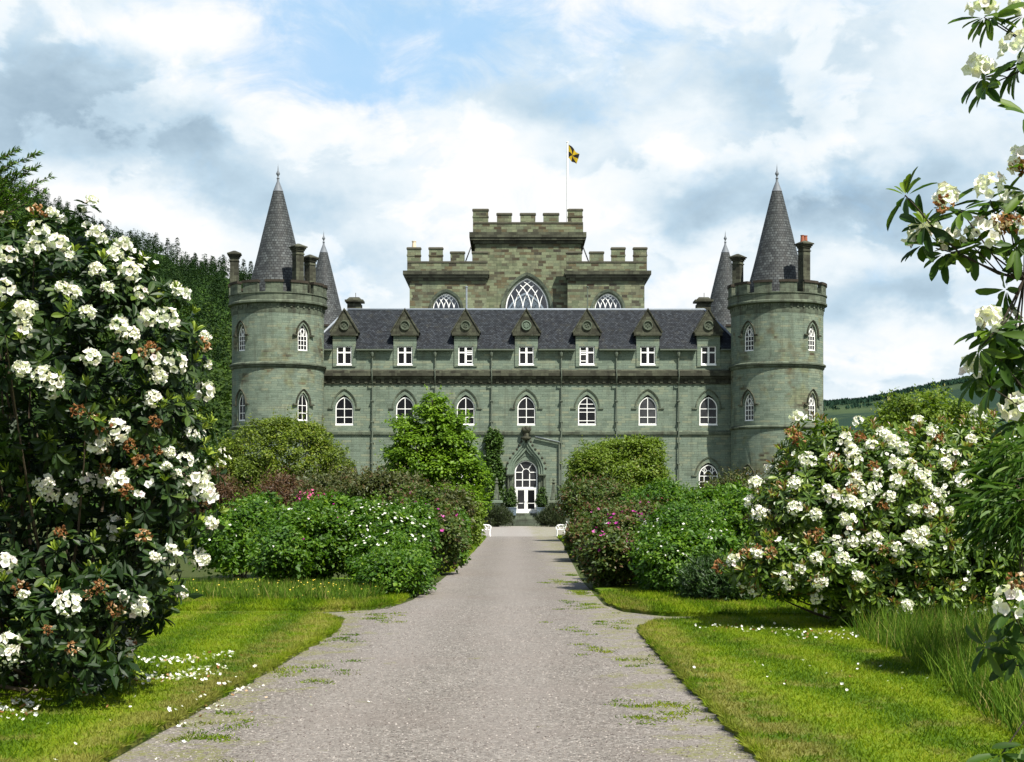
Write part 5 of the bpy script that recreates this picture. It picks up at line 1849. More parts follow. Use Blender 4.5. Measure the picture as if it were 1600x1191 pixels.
# band of bronzed rhododendrons and rusty shrubs behind the roses
for px, py, Y, rx, rz, ry, m, lab in (
        (522, 768, 40, 62, 28, 2.2, M_MIXED, 'bronze-green shrub under the right edge of the domed shrub'),
        (600, 772, 38, 58, 28, 2.0, M_MIXED, 'bronze-green shrub between the domed shrub and the bright tree'),
        (690, 800, 37, 44, 32, 1.6, M_MIXED, 'low bronze-green shrub under the bright layered tree'),
        (728, 816, 44, 17, 22, 1.2, M_YELL, 'small yellowish shrub beside the left white bench'),
        (326, 768, 36, 34, 26, 1.6, M_BROWN, 'rusty brown shrub below the left end of the domed shrub'),
        (428, 786, 29, 46, 32, 1.5, M_BROWN, 'rusty brown shrub behind the left white-flowered rose'),
        (300, 735, 58, 52, 44, 3.0, M_DKGRN, 'dark green shrub at the foot of the wooded hill'),
        (940, 784, 38, 62, 26, 1.9, M_RED, 'reddish-green shrub in front of the yellow-green shrub'),
        (1035, 790, 36, 56, 26, 1.8, M_ROSE, 'mid green shrub right of the yellow-green shrub, below the bare wall'),
        (1150, 775, 30, 46, 26, 1.4, M_MIXED, 'thin bronzed shrub in front of the arched ground-floor window')):
    shrub('bronzed_shrub' if m in (M_MIXED, M_RED) else ('rusty_shrub' if m is M_BROWN else 'green_shrub'), lab, 'shrub',
          [E(px, py, Y, rx, rz, ry), E(px - rx * .4, py + rz * .3, Y, rx * .5, rz * .8, ry * .8), E(px + rx * .45, py + rz * .2, Y, rx * .5, rz * .8, ry * .8),
           E(px, py + rz * .9, Y, rx * .8, rz, ry * .8)],
          m, 9000, .0042 * Y, .5 if m is not M_BROWN else .3, 150, .40, lo=.72, wild=.7, lump=7, spray=190)

# shrub roses along the path
for blobs, m, n, fl, lab in (
        ([E(375, 838, 24, 62, 46, 1.3), E(345, 858, 23, 40, 40, 1), E(400, 812, 25, 34, 30, 1)], M_ROSE, 15000, [wr(56, .085)], 'green rose bush with scattered white flowers beside the left rhododendron'),
        ([E(480, 850, 21.5, 66, 54, 1.4), E(440, 872, 20.8, 40, 40, 1), E(500, 820, 22, 42, 34, 1.1)], M_ROSE, 19000, [wr(16), pk(5)], 'large leafy green rose bush behind the buttercups'),
        ([E(590, 850, 22, 70, 56, 1.5), E(560, 822, 22.4, 44, 34, 1.2), E(635, 835, 22.6, 42, 40, 1.1), E(600, 880, 20.8, 56, 42, 1)], M_ROSE, 23000, [wr(200, .08, .5), pk(4)], 'broad rose bush covered in small white flowers on the left of the path'),
        ([E(610, 905, 19.6, 44, 30, .75), E(640, 900, 20.4, 34, 36, .8)], M_ROSE, 9000, [], 'low green rose bush spilling over the path corner'),
        ([E(662, 828, 27, 56, 46, 1.6), E(640, 800, 28, 40, 26, 1.3), E(690, 850, 26, 32, 42, 1.2)], M_RED, 17000, [pk(50), wr(8)], 'reddish-green rose bush with pink flowers by the path'),
        ([E(700, 856, 30, 25, 40, 1.4), E(706, 838, 33, 20, 34, 1.4)], M_ROSE, 9500, [pk(3)], 'green rose bush bulging over the left path edge near the bench'),
        ([E(932, 838, 33, 38, 42, 1.5), E(913, 852, 32, 16, 30, 1.2)], M_RED, 12000, [pk(40)], 'reddish rose bush with pink flowers at the right path edge near the bench'),
        ([E(985, 858, 22.5, 58, 52, 1.4), E(950, 872, 21.5, 38, 44, 1.1), E(1000, 818, 24, 44, 30, 1.2)], M_RED, 19000, [pk(75, .13), wr(14)], 'rose bush with magenta flowers on the right of the path'),
        ([E(1062, 858, 20.8, 62, 54, 1.4), E(1040, 885, 20, 44, 44, 1), E(1090, 835, 21.4, 44, 36, 1)], M_ROSE, 21000, [wr(110, .08, .45)], 'dark green rose bush dotted with white flowers right of the magenta one'),
        ([E(1120, 810, 25, 58, 38, 1.6), E(1150, 850, 22, 50, 60, 1.4)], M_ROSE, 17000, [wr(5)], 'tall leafy bush between the white roses and the right rhododendron')):
    shrub('rose_bush', lab, 'rose bush', blobs, m, n, .10 * blobs[0][1] / K / 21,   .62, None, .30, 'shrub roses along the path', stem_r=.02, flowers=fl, lo=.78, wild=.6, nst=14, lump=9, spray=170)
shrub('pink_azalea', 'azalea with bright pink blossom behind the white-flowered roses', 'shrub', [E(482, 780, 24.5, 17, 13, .5), E(506, 785, 24.5, 20, 12, .5)], M_MIXED, 3200, .1, .5, 60, .2,
      flowers=[('pink_blossom', M_HOT, 130, .12, .3)])
shrub('feathery_shrub', 'dark feathery shrub at the right path side below the rose bushes', 'shrub', [E(1105, 912, 18.6, 36, 32, .8), E(1135, 920, 18.2, 30, 26, .7)], M_DKGRN, 9000, .13, .3, 130, .25, lo=.7, up=.6, droop=-.5)
shrub('rounded_shrub', 'rounded yellow-green shrub rising behind the white rhododendron on the right', 'shrub',
      [E(1445, 662, 26, 72, 46, 1.8), E(1400, 675, 26, 46, 36, 1.4), E(1495, 675, 26, 40, 38, 1.4), E(1450, 760, 26, 95, 110, 2)], M_YELL, 17000, .13, .55, 260, .3, lo=.8, stem_r=.06)
# buttercups in the long grass
n = 130
x, y = RG.uniform(-7.6, -2.9, n), RG.uniform(18.2, 20.2, n) * K
nn = np.tile(np.array([[0, -.4, 1.0]]), (n, 1))
o = rose('buttercups', M_BUTTER, np.stack([x, y, RG.uniform(.1, .36, n)], 1), nn, .034)


# ------------------------------------------------------------------ rhododendrons with white trusses
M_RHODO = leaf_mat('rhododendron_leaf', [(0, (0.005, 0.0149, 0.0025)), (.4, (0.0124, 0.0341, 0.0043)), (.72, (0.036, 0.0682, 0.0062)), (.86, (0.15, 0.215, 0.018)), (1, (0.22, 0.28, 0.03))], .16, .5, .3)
M_RHODO2 = leaf_mat('sunlit_rhododendron_leaf', [(0, (0.0245, 0.0571, 0.0071)), (.4, (0.0632, 0.1174, 0.0102)), (.65, (0.1224, 0.1836, 0.0152)), (.86, (0.204, 0.264, 0.0264)), (.965, (0.17, 0.08, 0.03)), (1, (0.22, 0.11, 0.04))], .25, .4, .45)  # yellow-green leaf, lightened further so sunlight sits in its colour
M_NEAR = leaf_mat('backlit_rhododendron_leaf', [(0, (0.014, 0.034, 0.005)), (.45, (0.035, 0.080, 0.008)), (.75, (0.085, 0.145, 0.012)), (1, (0.16, 0.23, 0.02))], .32, .5, .25)  # greens lightened: sunlight through the leaves put into the colour
M_PETAL = leaf_mat('white_rhododendron_petal', [(0, (0.76, 0.71, 0.62)), (.35, (0.82, 0.80, 0.74)), (.75, (0.85, 0.85, 0.81)), (.93, (0.84, 0.80, 0.78)), (1, (0.80, 0.66, 0.70))], .3, .6, .2, tboost=1.0)
M_SPENT = leaf_mat('withered_petal', [(0, (0.14, 0.055, 0.02)), (.45, (0.26, 0.115, 0.04)), (.75, (0.38, 0.22, 0.10)), (1, (0.66, 0.54, 0.40))], .3, .7, .2)

FL_V, FL_F = [], []
for r0, z0, r1, z1 in ((.16, -.62, .16, -.62), (.52, -.06, .46, -.12), (1.0, .16, .80, .02)):
    for i in range(10):
        a = i * math.pi / 5
        rr, zz = (r0, z0) if i % 2 == 0 else (r1, z1)
        FL_V.append((rr * math.cos(a) + (.0 if i % 2 else 0), rr * math.sin(a), zz))
for k_ in range(2):
    for i in range(10):
        j = (i + 1) % 10
        FL_F.append((k_ * 10 + i, k_ * 10 + j, k_ * 10 + 10 + j, k_ * 10 + 10 + i))
FL_F.append(tuple(range(9, -1, -1)))


def truss_mesh(name, m, seed, R=.105, fr=.044, n=21, hole=0.0, crumple=.0):
    rg = np.random.default_rng(seed)
    i = np.arange(n) + .5
    ph = i * 2.39996 + rg.uniform(0, 6)
    cz = 1 - i / n * 1.25
    s = np.sqrt(np.clip(1 - cz ** 2, 0, 1))
    u = np.stack([s * np.cos(ph), s * np.sin(ph), cz], 1) + rg.normal(0, .13, (n, 3))
    u = norm(u)
    u = u[rg.random(n) >= hole]
    n = len(u)
    axis = norm(u + rg.normal(0, .28 + crumple, (n, 3)))
    d = np.cross(axis, norm(rg.normal(size=(n, 3))))
    S = fr * rg.uniform(.78, 1.15, n)
    Rm = frames(d, axis, S, S * rg.uniform(.8, 1.05, n) * (1 - .5 * crumple), S * (1 + 1.2 * crumple))
    T = u * (R * rg.uniform(.75, 1.15, n))[:, None]
    o = stamp(name, FL_V, FL_F, Rm, T, rg.random(n), m)
    me = o.data
    bpy.data.objects.remove(o)
    return me


TRUSS = [truss_mesh('flower_cluster', M_PETAL, s, n=15 + 2 * s, hole=.08 * (s % 4), R=.09 + .006 * (s % 5)) for s in range(7)]
SPENT = [truss_mesh('withered_cluster', M_SPENT, 40 + s, R=.085, fr=.036, n=15, crumple=.7, hole=.1) for s in range(4)]


def ray_hit(px, py, blobs):
    d = Vector(((px - 800) / F, 1, (YH - py) / F))
    best = None
    for b in blobs:
        c, r = b[:3], b[3:6]
        o = [(0 - c[0]) / r[0], (0 - c[1]) / r[1], (HC - c[2]) / r[2]]
        v = [d[0] / r[0], d[1] / r[1], d[2] / r[2]]
        A = sum(q * q for q in v)
        B_ = sum(p * q for p, q in zip(o, v))
        C_ = sum(q * q for q in o) - 1
        D = B_ * B_ - A * C_
        if D > 0:
            t = (-B_ - math.sqrt(D)) / A
            if best is None or t < best[0]:
                p = Vector((0, 0, HC)) + d * t
                nn = Vector([(p[i] - c[i]) / r[i] ** 2 for i in range(3)]).normalized()
                best = (t, p, nn)
    if best:
        return best[1], best[2]
    # past the outline: stand on a twig beside the nearest blob
    bb = min(blobs, key=lambda b: math.hypot((800 + F * b[0] / b[1] - px) / (F * b[3] / b[1]), (YH - F * (b[2] - HC) / b[1] - py) / (F * b[5] / b[1])))
    p = Vector((0, 0, HC)) + d * bb[1]
    return p, (p - Vector(bb[:3])).normalized()


def rosettes(C, A, nl, L, W, th=(50, 105), droop=.25):
    """whorls of leaves round the axes A at the centres C; returns frames, positions, owner index"""
    k = np.repeat(np.arange(len(C)), nl)
    N = len(k)
    a = A[k]
    ref = np.where(np.abs(a[:, 2:3]) < .9, np.array([[0, 0, 1.0]]), np.array([[1.0, 0, 0]]))
    u = norm(np.cross(a, ref))
    v = np.cross(a, u)
    ph = (np.tile(np.arange(nl), len(C)) * 2 * math.pi / nl) + RG.normal(0, .25, N) + k * 1.3
    t = np.radians(RG.uniform(*th, N))
    d = np.cos(t)[:, None] * a + np.sin(t)[:, None] * (np.cos(ph)[:, None] * u + np.sin(ph)[:, None] * v)
    d = norm(d + np.array([0, 0, -droop]) * RG.uniform(.2, 1.6, N)[:, None])
    LL = L * RG.uniform(.7, 1.25, N)
    return frames(d, a + RG.normal(0, .15, (N, 3)), LL, W * LL / L * RG.uniform(.85, 1.2, N)), C[k] + d * .015, k


def rhododendron(name, label, blobs, base, nros, truss_px, spent_px, m, smin=.5, nsm=55, L=.135, W=.05, scale=1.0, extra=None, ntwig=70, shoots=.12, fill=5000, group=None, rand_truss=0):
    o = thing(name, label, 'rhododendron', (base[0], base[1], 0), group)
    C, A = blob_surface(blobs, nros, .90, 1.05)
    A = norm(A + np.array([0, 0, .35]) + RG.normal(0, .3, A.shape))
    C2, A2 = blob_surface(blobs, nros // 2, .72, .88)
    tp = [ray_hit(x, y, blobs) for x, y in truss_px]
    sp_ = [ray_hit(x, y, blobs) for x, y in spent_px]
    if extra:
        C = np.concatenate([C, np.array([q[0] for q in extra])])
        A = np.concatenate([A, norm(np.array([q[1] for q in extra]))])
    tC = np.array([p for p, n in tp + sp_]).reshape(-1, 3)
    tA = np.array([(n * .75 + Vector((0, 0, .55))).normalized() for p, n in tp + sp_]).reshape(-1, 3)
    allC, allA = np.concatenate([C, C2, tC]), np.concatenate([A, norm(A2 + RG.normal(0, .4, A2.shape)), tA])
    R, p, k = rosettes(allC, allA, 10, L, W)
    cr = RG.random(len(allC))
    rnd = np.clip(.45 * RG.random(len(p)) + .38 * cr[k], 0, .84)
    # some tips carry a fresh upright shoot
    ns = int(len(allC) * shoots)
    pick = RG.choice(len(C), min(ns, len(C)), replace=False)
    R2, p2, k2 = rosettes(C[pick] + A[pick] * .03, norm(A[pick] + np.array([0, 0, .8])), 7, L * .75, W * .62, (12, 48), .0)
    rnd2 = RG.uniform(.82, 1.0, len(p2))
    stamp('foliage', LEAF_V, LEAF_F, np.concatenate([R, R2]), np.concatenate([p, p2]), np.concatenate([rnd, rnd2]), m, o)
    cb, nb = blob_surface(blobs, nsm, 1.0, 1.07)
    k4 = np.repeat(np.arange(nsm), RG.integers(2, 9, nsm))
    pb_ = cb[k4] + RG.normal(0, .055 * scale, (len(k4), 3)) + nb[k4] * .05
    ax = norm(nb[k4] + RG.normal(0, .5, (len(k4), 3)) + np.array([0, -.2, .3]))
    S4 = .040 * scale * RG.uniform(.7, 1.1, len(k4))
    ob_ = stamp('scattered_blossom', FL_V, FL_F, frames(np.cross(ax, sph(len(k4))), ax, S4, S4, S4), pb_, RG.random(len(k4)), M_PETAL, o)
    ob_['kind'] = 'stuff'
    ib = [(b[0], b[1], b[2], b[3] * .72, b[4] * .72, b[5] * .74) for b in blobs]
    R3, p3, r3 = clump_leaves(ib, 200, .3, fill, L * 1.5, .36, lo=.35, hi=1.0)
    stamp('inner_foliage', DIA_V, DIA_F, R3, p3, r3 * .5, m, o)  # inner leaves kept to darker stops, interior shade put into their colour
    # twigs to a share of the tips
    q = MB()
    rg = random.Random(5)
    bz = Vector((base[0], base[1], 0))
    for i in RG.choice(len(C), ntwig, replace=False):
        tip = Vector(C[i])
        st = bz + Vector((rg.uniform(-.5, .5), rg.uniform(-.4, .4), 0))
        mid = st.lerp(tip, .55) + Vector((0, 0, -.12 * (tip - st).length)) + Vector((rg.uniform(-.2, .2), rg.uniform(-.2, .2), 0))
        pts = [st.lerp(mid, t).lerp(mid.lerp(tip, t), t) for t in (0, .2, .4, .6, .8, 1)]
        q.tube(pts, [.032 * scale, .027 * scale, .02 * scale, .013 * scale, .008, .004], 5)
    q.build('branches', M_TWIG, o)
    for lst, meshes, nm, sc in ((tp, TRUSS, 'flower_cluster', 1.0), (sp_, SPENT, 'withered_cluster', 1.0)):
        for i, (pp, nn) in enumerate(lst):
            ax = (nn * .7 + Vector((0, 0, .45)) + Vector((0, -.25, 0))).normalized()
            t_ = bpy.data.objects.new(nm, meshes[i % len(meshes)])
            COL.objects.link(t_)
            t_.parent = o
            s = scale * sc * random.Random(i * 7 + len(lst)).uniform(smin, 1.12)
            t_.location = pp + nn * .05 - Vector(o.location)
            t_.rotation_mode = 'QUATERNION'
            t_.rotation_quaternion = ax.to_track_quat('Z', 'Y') @ Quaternion((0, 0, 1), i * 1.7)
            t_.scale = (s, s, s)
    return o


LEFT_T = [(125, 335), (95, 352), (150, 375), (60, 372), (20, 320), (80, 341), (141, 322), (134, 361), (90, 390), (13, 405), (54, 398), (107, 410), (148, 428), (175, 405), (190, 391), (198, 432),
          (215, 462), (7, 458), (95, 455), (112, 462), (134, 492), (183, 512), (200, 526), (37, 519), (258, 502), (279, 468), (268, 455), (34, 576), (66, 588), (84, 600), (232, 563), (269, 566), (312, 529), (316, 569),
          (245, 585), (83, 612), (237, 628), (312, 612), (292, 675), (176, 668), (149, 688), (262, 702), (258, 735), (272, 745), (300, 756), (285, 725), (310, 770), (322, 814), (68, 751), (78, 762), (113, 779),
          (131, 746), (161, 750), (194, 756), (240, 872), (307, 869), (262, 862), (10, 884), (181, 819), (277, 921), (105, 951), (190, 932), (212, 944), (41, 936), (22, 1004), (191, 1007), (8, 1020), (5, 350), (40, 490), (165, 455), (225, 500), (140, 560)]
LEFT_S = [(55, 338), (68, 348), (178, 560), (230, 545), (215, 552), (120, 640), (140, 650), (155, 665), (165, 690), (205, 692), (158, 728), (222, 728), (190, 745), (205, 770), (310, 785), (95, 838), (225, 845), (157, 921),
          (35, 920), (90, 930), (110, 1010), (75, 985), (140, 930), (245, 700), (310, 540), (240, 660), (5, 345), (200, 1000), (180, 945)]
BL_ = [(-5.0, 9.3, 3.45, 1.62, 1.5, 1.45), (-4.75, 9.7, 2.3, 1.58, 1.25, 1.3), (-5.0, 9.35, 1.15, 1.45, 1.1, .95), (-3.72, 9.2, 3.55, .52, .6, .65), (-3.58, 9.1, 2.05, .45, .55, .5), (-3.62, 8.95, 1.42, .36, .5, .4),
       (-4.35, 8.5, .82, .52, .5, .42), (-3.95, 8.7, 1.15, .42, .4, .25), (-4.0, 8.6, .45, .35, .4, .2), (-5.0, 9.5, 4.45, .78, .8, .55), (-4.3, 9.4, 4.2, .55, .6, .5), (-5.3, 8.3, .75, .7, .5, .5), (-6.5, 9.6, 2.5, 1.7, 1.5, 2.2), (-3.75, 9.2, 2.85, .55, .6, .5)]
BL_ = [(b[0], b[1] * K, *b[2:]) for b in BL_]
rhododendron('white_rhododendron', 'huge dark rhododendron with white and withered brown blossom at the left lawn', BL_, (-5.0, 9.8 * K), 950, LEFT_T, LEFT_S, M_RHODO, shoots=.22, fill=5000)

RIGHT_T = [(1249, 657), (1436, 664), (1530, 649), (1342, 664), (1380, 684), (1392, 694), (1456, 681), (1332, 708), (1362, 701), (1409, 704), (1335, 724), (1264, 721), (1207, 735), (1184, 758), (1179, 785), (1473, 728), (1489, 714),
           (1419, 731), (1439, 748), (1445, 760), (1397, 728), (1338, 751), (1292, 770), (1302, 780), (1335, 764), (1365, 765), (1325, 786), (1338, 790), (1352, 780), (1389, 778), (1197, 805), (1190, 802), (1244, 795), (1275, 805), (1318, 812),
           (1426, 798), (1449, 798), (1365, 845), (1355, 848), (1305, 845), (1422, 842), (1442, 835), (1436, 852), (1328, 845), (1526, 829), (1553, 839), (1550, 852), (1187, 869), (1150, 879), (1275, 876), (1248, 889), (1225, 898), (1232, 908),
           (1315, 876), (1338, 899), (1281, 906), (1181, 916), (1276, 929), (1402, 859), (1463, 775), (1500, 755), (1516, 691), (1570, 704), (1370, 742), (1400, 755), (1318, 690), (1300, 720), (1245, 760), (1480, 800), (1416, 946)]
RIGHT_S = [(1165, 872), (1185, 862), (1205, 868), (1182, 910), (1268, 838), (1280, 832), (1340, 752), (1300, 715), (1420, 680), (1505, 757), (1540, 808), (1510, 832), (1380, 862), (1250, 690), (1240, 680), (1470, 690), (1330, 770), (1130, 886),
           (1450, 795), (1380, 790), (1590, 835), (1365, 735), (1500, 800), (1345, 690)]
BR_ = [(6.1, 15.0, 1.95, 1.75, 1.6, 1.35), (5.0, 14.6, 1.75, 1.05, 1.1, .95), (4.25, 14.3, 1.05, .72, .8, .48), (5.1, 14.8, 2.65, .72, .8, .72), (7.3, 15.2, 2.2, 1.3, 1.4, 1.2), (5.0, 14.3, 1.0, 1.0, .9, .5), (6.3, 14.4, 1.2, 1.2, .9, .6), (3.85, 14.2, 1.0, .42, .5, .24),
       (8.4, 15.4, 2.2, 1.4, 1.4, 1.3), (7.3, 14.7, .9, 1.3, .8, .75), (6.0, 14.3, .6, 1.2, .6, .5), (4.45, 14.6, 2.0, .5, .6, .5)]
BR_ = [(b[0], b[1] * K, *b[2:]) for b in BR_]
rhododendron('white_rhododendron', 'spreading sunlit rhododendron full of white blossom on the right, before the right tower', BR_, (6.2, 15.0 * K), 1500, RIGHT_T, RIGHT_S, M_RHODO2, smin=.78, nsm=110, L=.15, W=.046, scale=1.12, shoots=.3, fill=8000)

# nearest rhododendron: branches reach in from the right-hand edge
FYR = 4.6 * K
def fp_(px, py, dy=0.0): return P(px, py, FYR + dy)
FT = [(1531, 106), (1536, 10), (1600, 6), (1592, 76), (1546, 296), (1478, 310), (1578, 316), (1440, 366), (1487, 376), (1537, 364), (1602, 250), (1606, 352), (1546, 500), (1524, 575), (1590, 640), (1606, 560), (1580, 940), (1575, 505)]
FLV = [(1416, 306, (-.5, 0, .5)), (1445, 352, (-.5, -.3, .3)), (1475, 396, (-.3, -.3, .2)), (1542, 135, (-.6, -.2, .3)), (1548, 28, (-.5, -.2, .2)), (1592, 100, (-.5, 0, .3)), (1588, 384, (0, -.4, .2)), (1572, 322, (-.2, -.4, .5)), (1602, 420, (0, -.5, .2)),
       (1572, 452, (-.6, 0, -.2)), (1556, 522, (-.5, -.3, .3)), (1592, 510, (0, -.5, .4)), (1548, 605, (-.6, -.2, .1)), (1582, 590, (0, -.6, .3)), (1602, 625, (-.2, -.4, .2)), (1530, 545, (-.6, -.2, .3)), (1540, 1010, (-.7, -.2, .2)), (1566, 1000, (-.3, -.4, .4)),
       (1592, 1025, (-.2, -.5, .3)), (1590, 965, (-.2, -.4, .4)), (1565, 1178, (-.3, -.3, .6)), (1600, 1165, (0, -.3, .5)), (1520, 385, (-.2, -.4, .2)), (1502, 330, (-.3, -.3, .5)), (1562, 560, (-.3, -.4, .1)), (1605, 300, (0, -.4, .4)), (1606, 180, (0, -.4, .4)),
       (1575, 545, (-.2, -.5, .2)), (1598, 580, (-.2, -.5, .2)), (1560, 590, (-.4, -.4, .1)), (1590, 535, (-.2, -.5, .3))]
TYK = 4.7 * K
TRK = Vector((3.75, TYK, 0))
o = thing('white_rhododendron', 'nearest rhododendron, large white blossom and long leaves hanging in from the right edge', 'rhododendron', TRK)
RGF = random.Random(11)
q = MB()
limbs = {'top': [TRK, Vector((3.7, TYK+0.00, 1.4)), Vector((3.4, TYK-0.05, 2.9)), Vector((3.05, FYR, 4.0)), fp_(1640, 60)],
         'mid': [TRK, Vector((3.65, TYK+0.05, 1.2)), Vector((3.3, TYK+0.00, 2.4)), fp_(1680, 470), fp_(1600, 436)],
         'low': [TRK, Vector((3.6, TYK+0.00, .5)), Vector((3.2, FYR, 1.0)), fp_(1640, 1040)],
         'flw': [TRK, Vector((3.55, TYK+0.00, 1.3)), Vector((3.1, FYR, 2.2)), fp_(1650, 640)]}
for k_, pts in limbs.items():
    q.tube(pts, [.05, .035, .018, .010, .007][:len(pts)], 7)
# the two fine curved branches against the sky
q.tube([fp_(1600, 436), fp_(1560, 428), fp_(1500, 396), fp_(1462, 360), fp_(1430, 322), fp_(1414, 305)], [.006, .0055, .005, .0045, .004, .0035], 6)
q.tube([fp_(1640, 446), fp_(1585, 435), fp_(1530, 412), fp_(1494, 396), fp_(1462, 388)], [.006, .005, .0045, .004, .003], 6)
ends = {'top': fp_(1640, 60), 'mid': fp_(1600, 436), 'low': fp_(1640, 1040), 'flw': fp_(1650, 640)}
C, A = [], []
for px, py, a in FLV:
    C.append(fp_(px, py, RGF.uniform(-.12, .12)))
    A.append(Vector(a).normalized())
TP = []
for px, py in FT:
    c = fp_(px, py, RGF.uniform(-.12, .12))
    TP.append(c)
    C.append(c + Vector((.01, .02, -.05)))
    A.append(Vector((-.25, -.2, .7)).normalized())
for c in list(C):
    if not (1400 < 800 + F * c.x / c.y < 1500 and c.z > 3):
        e = min(ends.values(), key=lambda v: (v - c).length)
        m_ = e.lerp(c, .5) + Vector((0, 0, -.05))
        q.tube([e, m_, c], [.0055, .0045, .003], 5)
# growth beyond the picture edge
for i in range(150):
    c = Vector((RGF.uniform(3.0, 4.8), RGF.uniform(4.2, 5.3) * K, RGF.uniform(.5, 3.2)))
    if 800 + F * c.x / c.y < 1680:
        continue
    C.append(c)
    A.append(Vector((RGF.uniform(-1, 1), RGF.uniform(-1, .3), RGF.uniform(.2, 1))).normalized())
    if i % 3 == 0:
        q.tube([Vector((3.7, TYK, max(.3, c.z - .6))), c], [.014, .005], 5)
q.build('branches', M_DTWIG, o)
R, p, k = rosettes(np.array(C), np.array(A), 9, .15, .044, (55, 115), .45)
R2, p2, k2 = rosettes(np.array(C[:3]), np.array([(-.2, 0, 1)] * 3, float), 7, .09, .026, (10, 60), 0)
stamp('foliage', LEAF_V, LEAF_F, np.concatenate([R, R2]), np.concatenate([p, p2]), np.concatenate([np.clip(RG.random(len(p)) * .6 + RG.random(len(C))[k] * .32, 0, 1), RG.uniform(.85, 1, len(p2))]), M_NEAR, o, smooth=True)
for i, c in enumerate(TP):
    t_ = bpy.data.objects.new('flower_cluster', TRUSS[i % 7])
    COL.objects.link(t_)
    t_.parent = o
    t_.location = c - TRK
    t_.rotation_mode = 'QUATERNION'
    t_.rotation_quaternion = Vector((-.25, -.5, .8)).to_track_quat('Z', 'Y') @ Quaternion((0, 0, 1), i * 1.3)
    s = .72 * RGF.uniform(.85, 1.15)
    t_.scale = (s, s, s)
for i, (px, py) in enumerate(((1590, 262), (1600, 268), (1565, 345), (1585, 350), (1560, 352), (1475, 318), (1588, 905))):
    t_ = bpy.data.objects.new('withered_cluster', SPENT[i % 4])
    COL.objects.link(t_)
    t_.parent = o
    t_.location = fp_(px, py, -.1) - TRK
    t_.scale = (.5, .5, .5)
    t_.rotation_euler = (i, i * .7, i * 1.3)

# bamboo-like shrub with long drooping leaves
BB = [E(1590, 740, 10.2, 62, 60, .7), E(1575, 800, 10, 66, 55, .7), E(1630, 770, 10.4, 60, 100, .8)]
o = thing('bamboo', 'bamboo with long narrow drooping leaves at the right edge beside the rhododendron', 'bamboo', (6.2, 10.3 * K, 0))
p, nn = blob_surface(BB, 2300, .5, 1.0)
d = norm(np.stack([RG.normal(-.55, .4, len(p)), RG.normal(-.25, .35, len(p)), RG.normal(-.28, .32, len(p))], 1))
L = RG.uniform(.16, .34, len(p))
M_BAM = leaf_mat('bamboo_leaf', [(0, (0.0207, 0.0580, 0.0080)), (.5, (0.0497, 0.1117, 0.0129)), (1, (0.1076, 0.1739, 0.0242))], .3, .45)
stamp('foliage', LEAF_V, LEAF_F, frames(d, sph(len(p)) + np.array([0, -.3, 1.0]), L, .020, L * 1.5), p, RG.random(len(p)), M_BAM, o)
q = MB()
for i in range(26):
    t = Vector(p[i * 50])
    b = Vector((6.2 + RGF.uniform(-.3, .3), 10.3 * K + RGF.uniform(-.2, .2), 0))
    m_ = Vector((b.x * .7 + t.x * .3, b.y * .7 + t.y * .3, t.z + .1))
    q.tube([b, b.lerp(m_, .5) + Vector((0, 0, .1)), m_, t], [.012, .011, .008, .004], 5)
q.build('canes', M_TWIG, o)

# yew sprays reaching in at the upper left
o = thing('yew_tree', 'dark yew with feathery sprays at the top left above the rhododendron', 'tree', (-6.3, 8.3 * K, 0))
q = MB()
q.tube([(-6.3, 8.3 * K, 0), (-6.2, 8.2 * K, 2.5), (-6.1, 8.0 * K, 4.4), (-5.9, 7.9 * K, 5.6)], [.16, .12, .07, .02], 8)
NP, ND, NL = [], [], []
for (px, py), s0 in (((60, 238), (-5.6, 7.9, 4.5)), ((80, 275), (-5.7, 7.9, 4.2)), ((30, 232), (-5.7, 8, 4.6)), ((15, 240), (-5.7, 8, 4.5)), ((45, 300), (-5.6, 7.9, 4.1)), ((10, 285), (-5.8, 8, 4.2)), ((-20, 255), (-5.9, 8, 4.3)), ((25, 268), (-5.7, 7.8, 4.3)),
                   ((0, 310), (-5.8, 8, 4.0)), ((-60, 220), (-6, 8, 4.5)), ((-80, 280), (-6, 8, 4.2)), ((35, 285), (-5.6, 7.8, 4.2)), ((20, 300), (-5.6, 7.8, 4.0)), ((55, 292), (-5.5, 7.8, 4.2)), ((-10, 235), (-5.8, 8, 4.6)), ((5, 262), (-5.8, 8, 4.3)), ((40, 262), (-5.6, 7.9, 4.2)), ((22, 252), (-5.7, 7.9, 4.3)), ((62, 258), (-5.5, 7.9, 4.3)), ((30, 305), (-5.7, 7.9, 3.9)), ((10, 295), (-5.8, 7.9, 4.0)), ((70, 300), (-5.5, 7.8, 4.0))):
    a, b = Vector((s0[0], (s0[1] - 7.6) + 7.6 * K, s0[2])), P(px, py, 7.6 * K)
    m_ = a.lerp(b, .55) + Vector((0, 0, -.10))
    pts = [a.lerp(m_, t).lerp(m_.lerp(b, t), t) for t in np.linspace(0, 1, 9)]
    q.tube([Vector((-6.1, 8.05 * K, a.z - .5)), a], [.03, .014], 5)
    q.tube(pts, [.012 - .009 * i / 8 for i in range(9)], 5)
    for i in range(300):
        t = RGF.random() ** .8
        c = a.lerp(m_, t).lerp(m_.lerp(b, t), t)
        ax = (b - a).normalized()
        sd = Vector((RGF.gauss(0, 1), RGF.gauss(0, 1), RGF.gauss(0, .5)))
        sd = (sd - ax * sd.dot(ax)).normalized()
        NP.append(c)
        ND.append(ax * .75 + sd * .75)
        NL.append(RGF.uniform(.05, .095) * (1.15 - .4 * t))
q.build('trunk', M_BARK, o)
NP, ND, NL = np.array(NP), np.array(ND), np.array(NL)
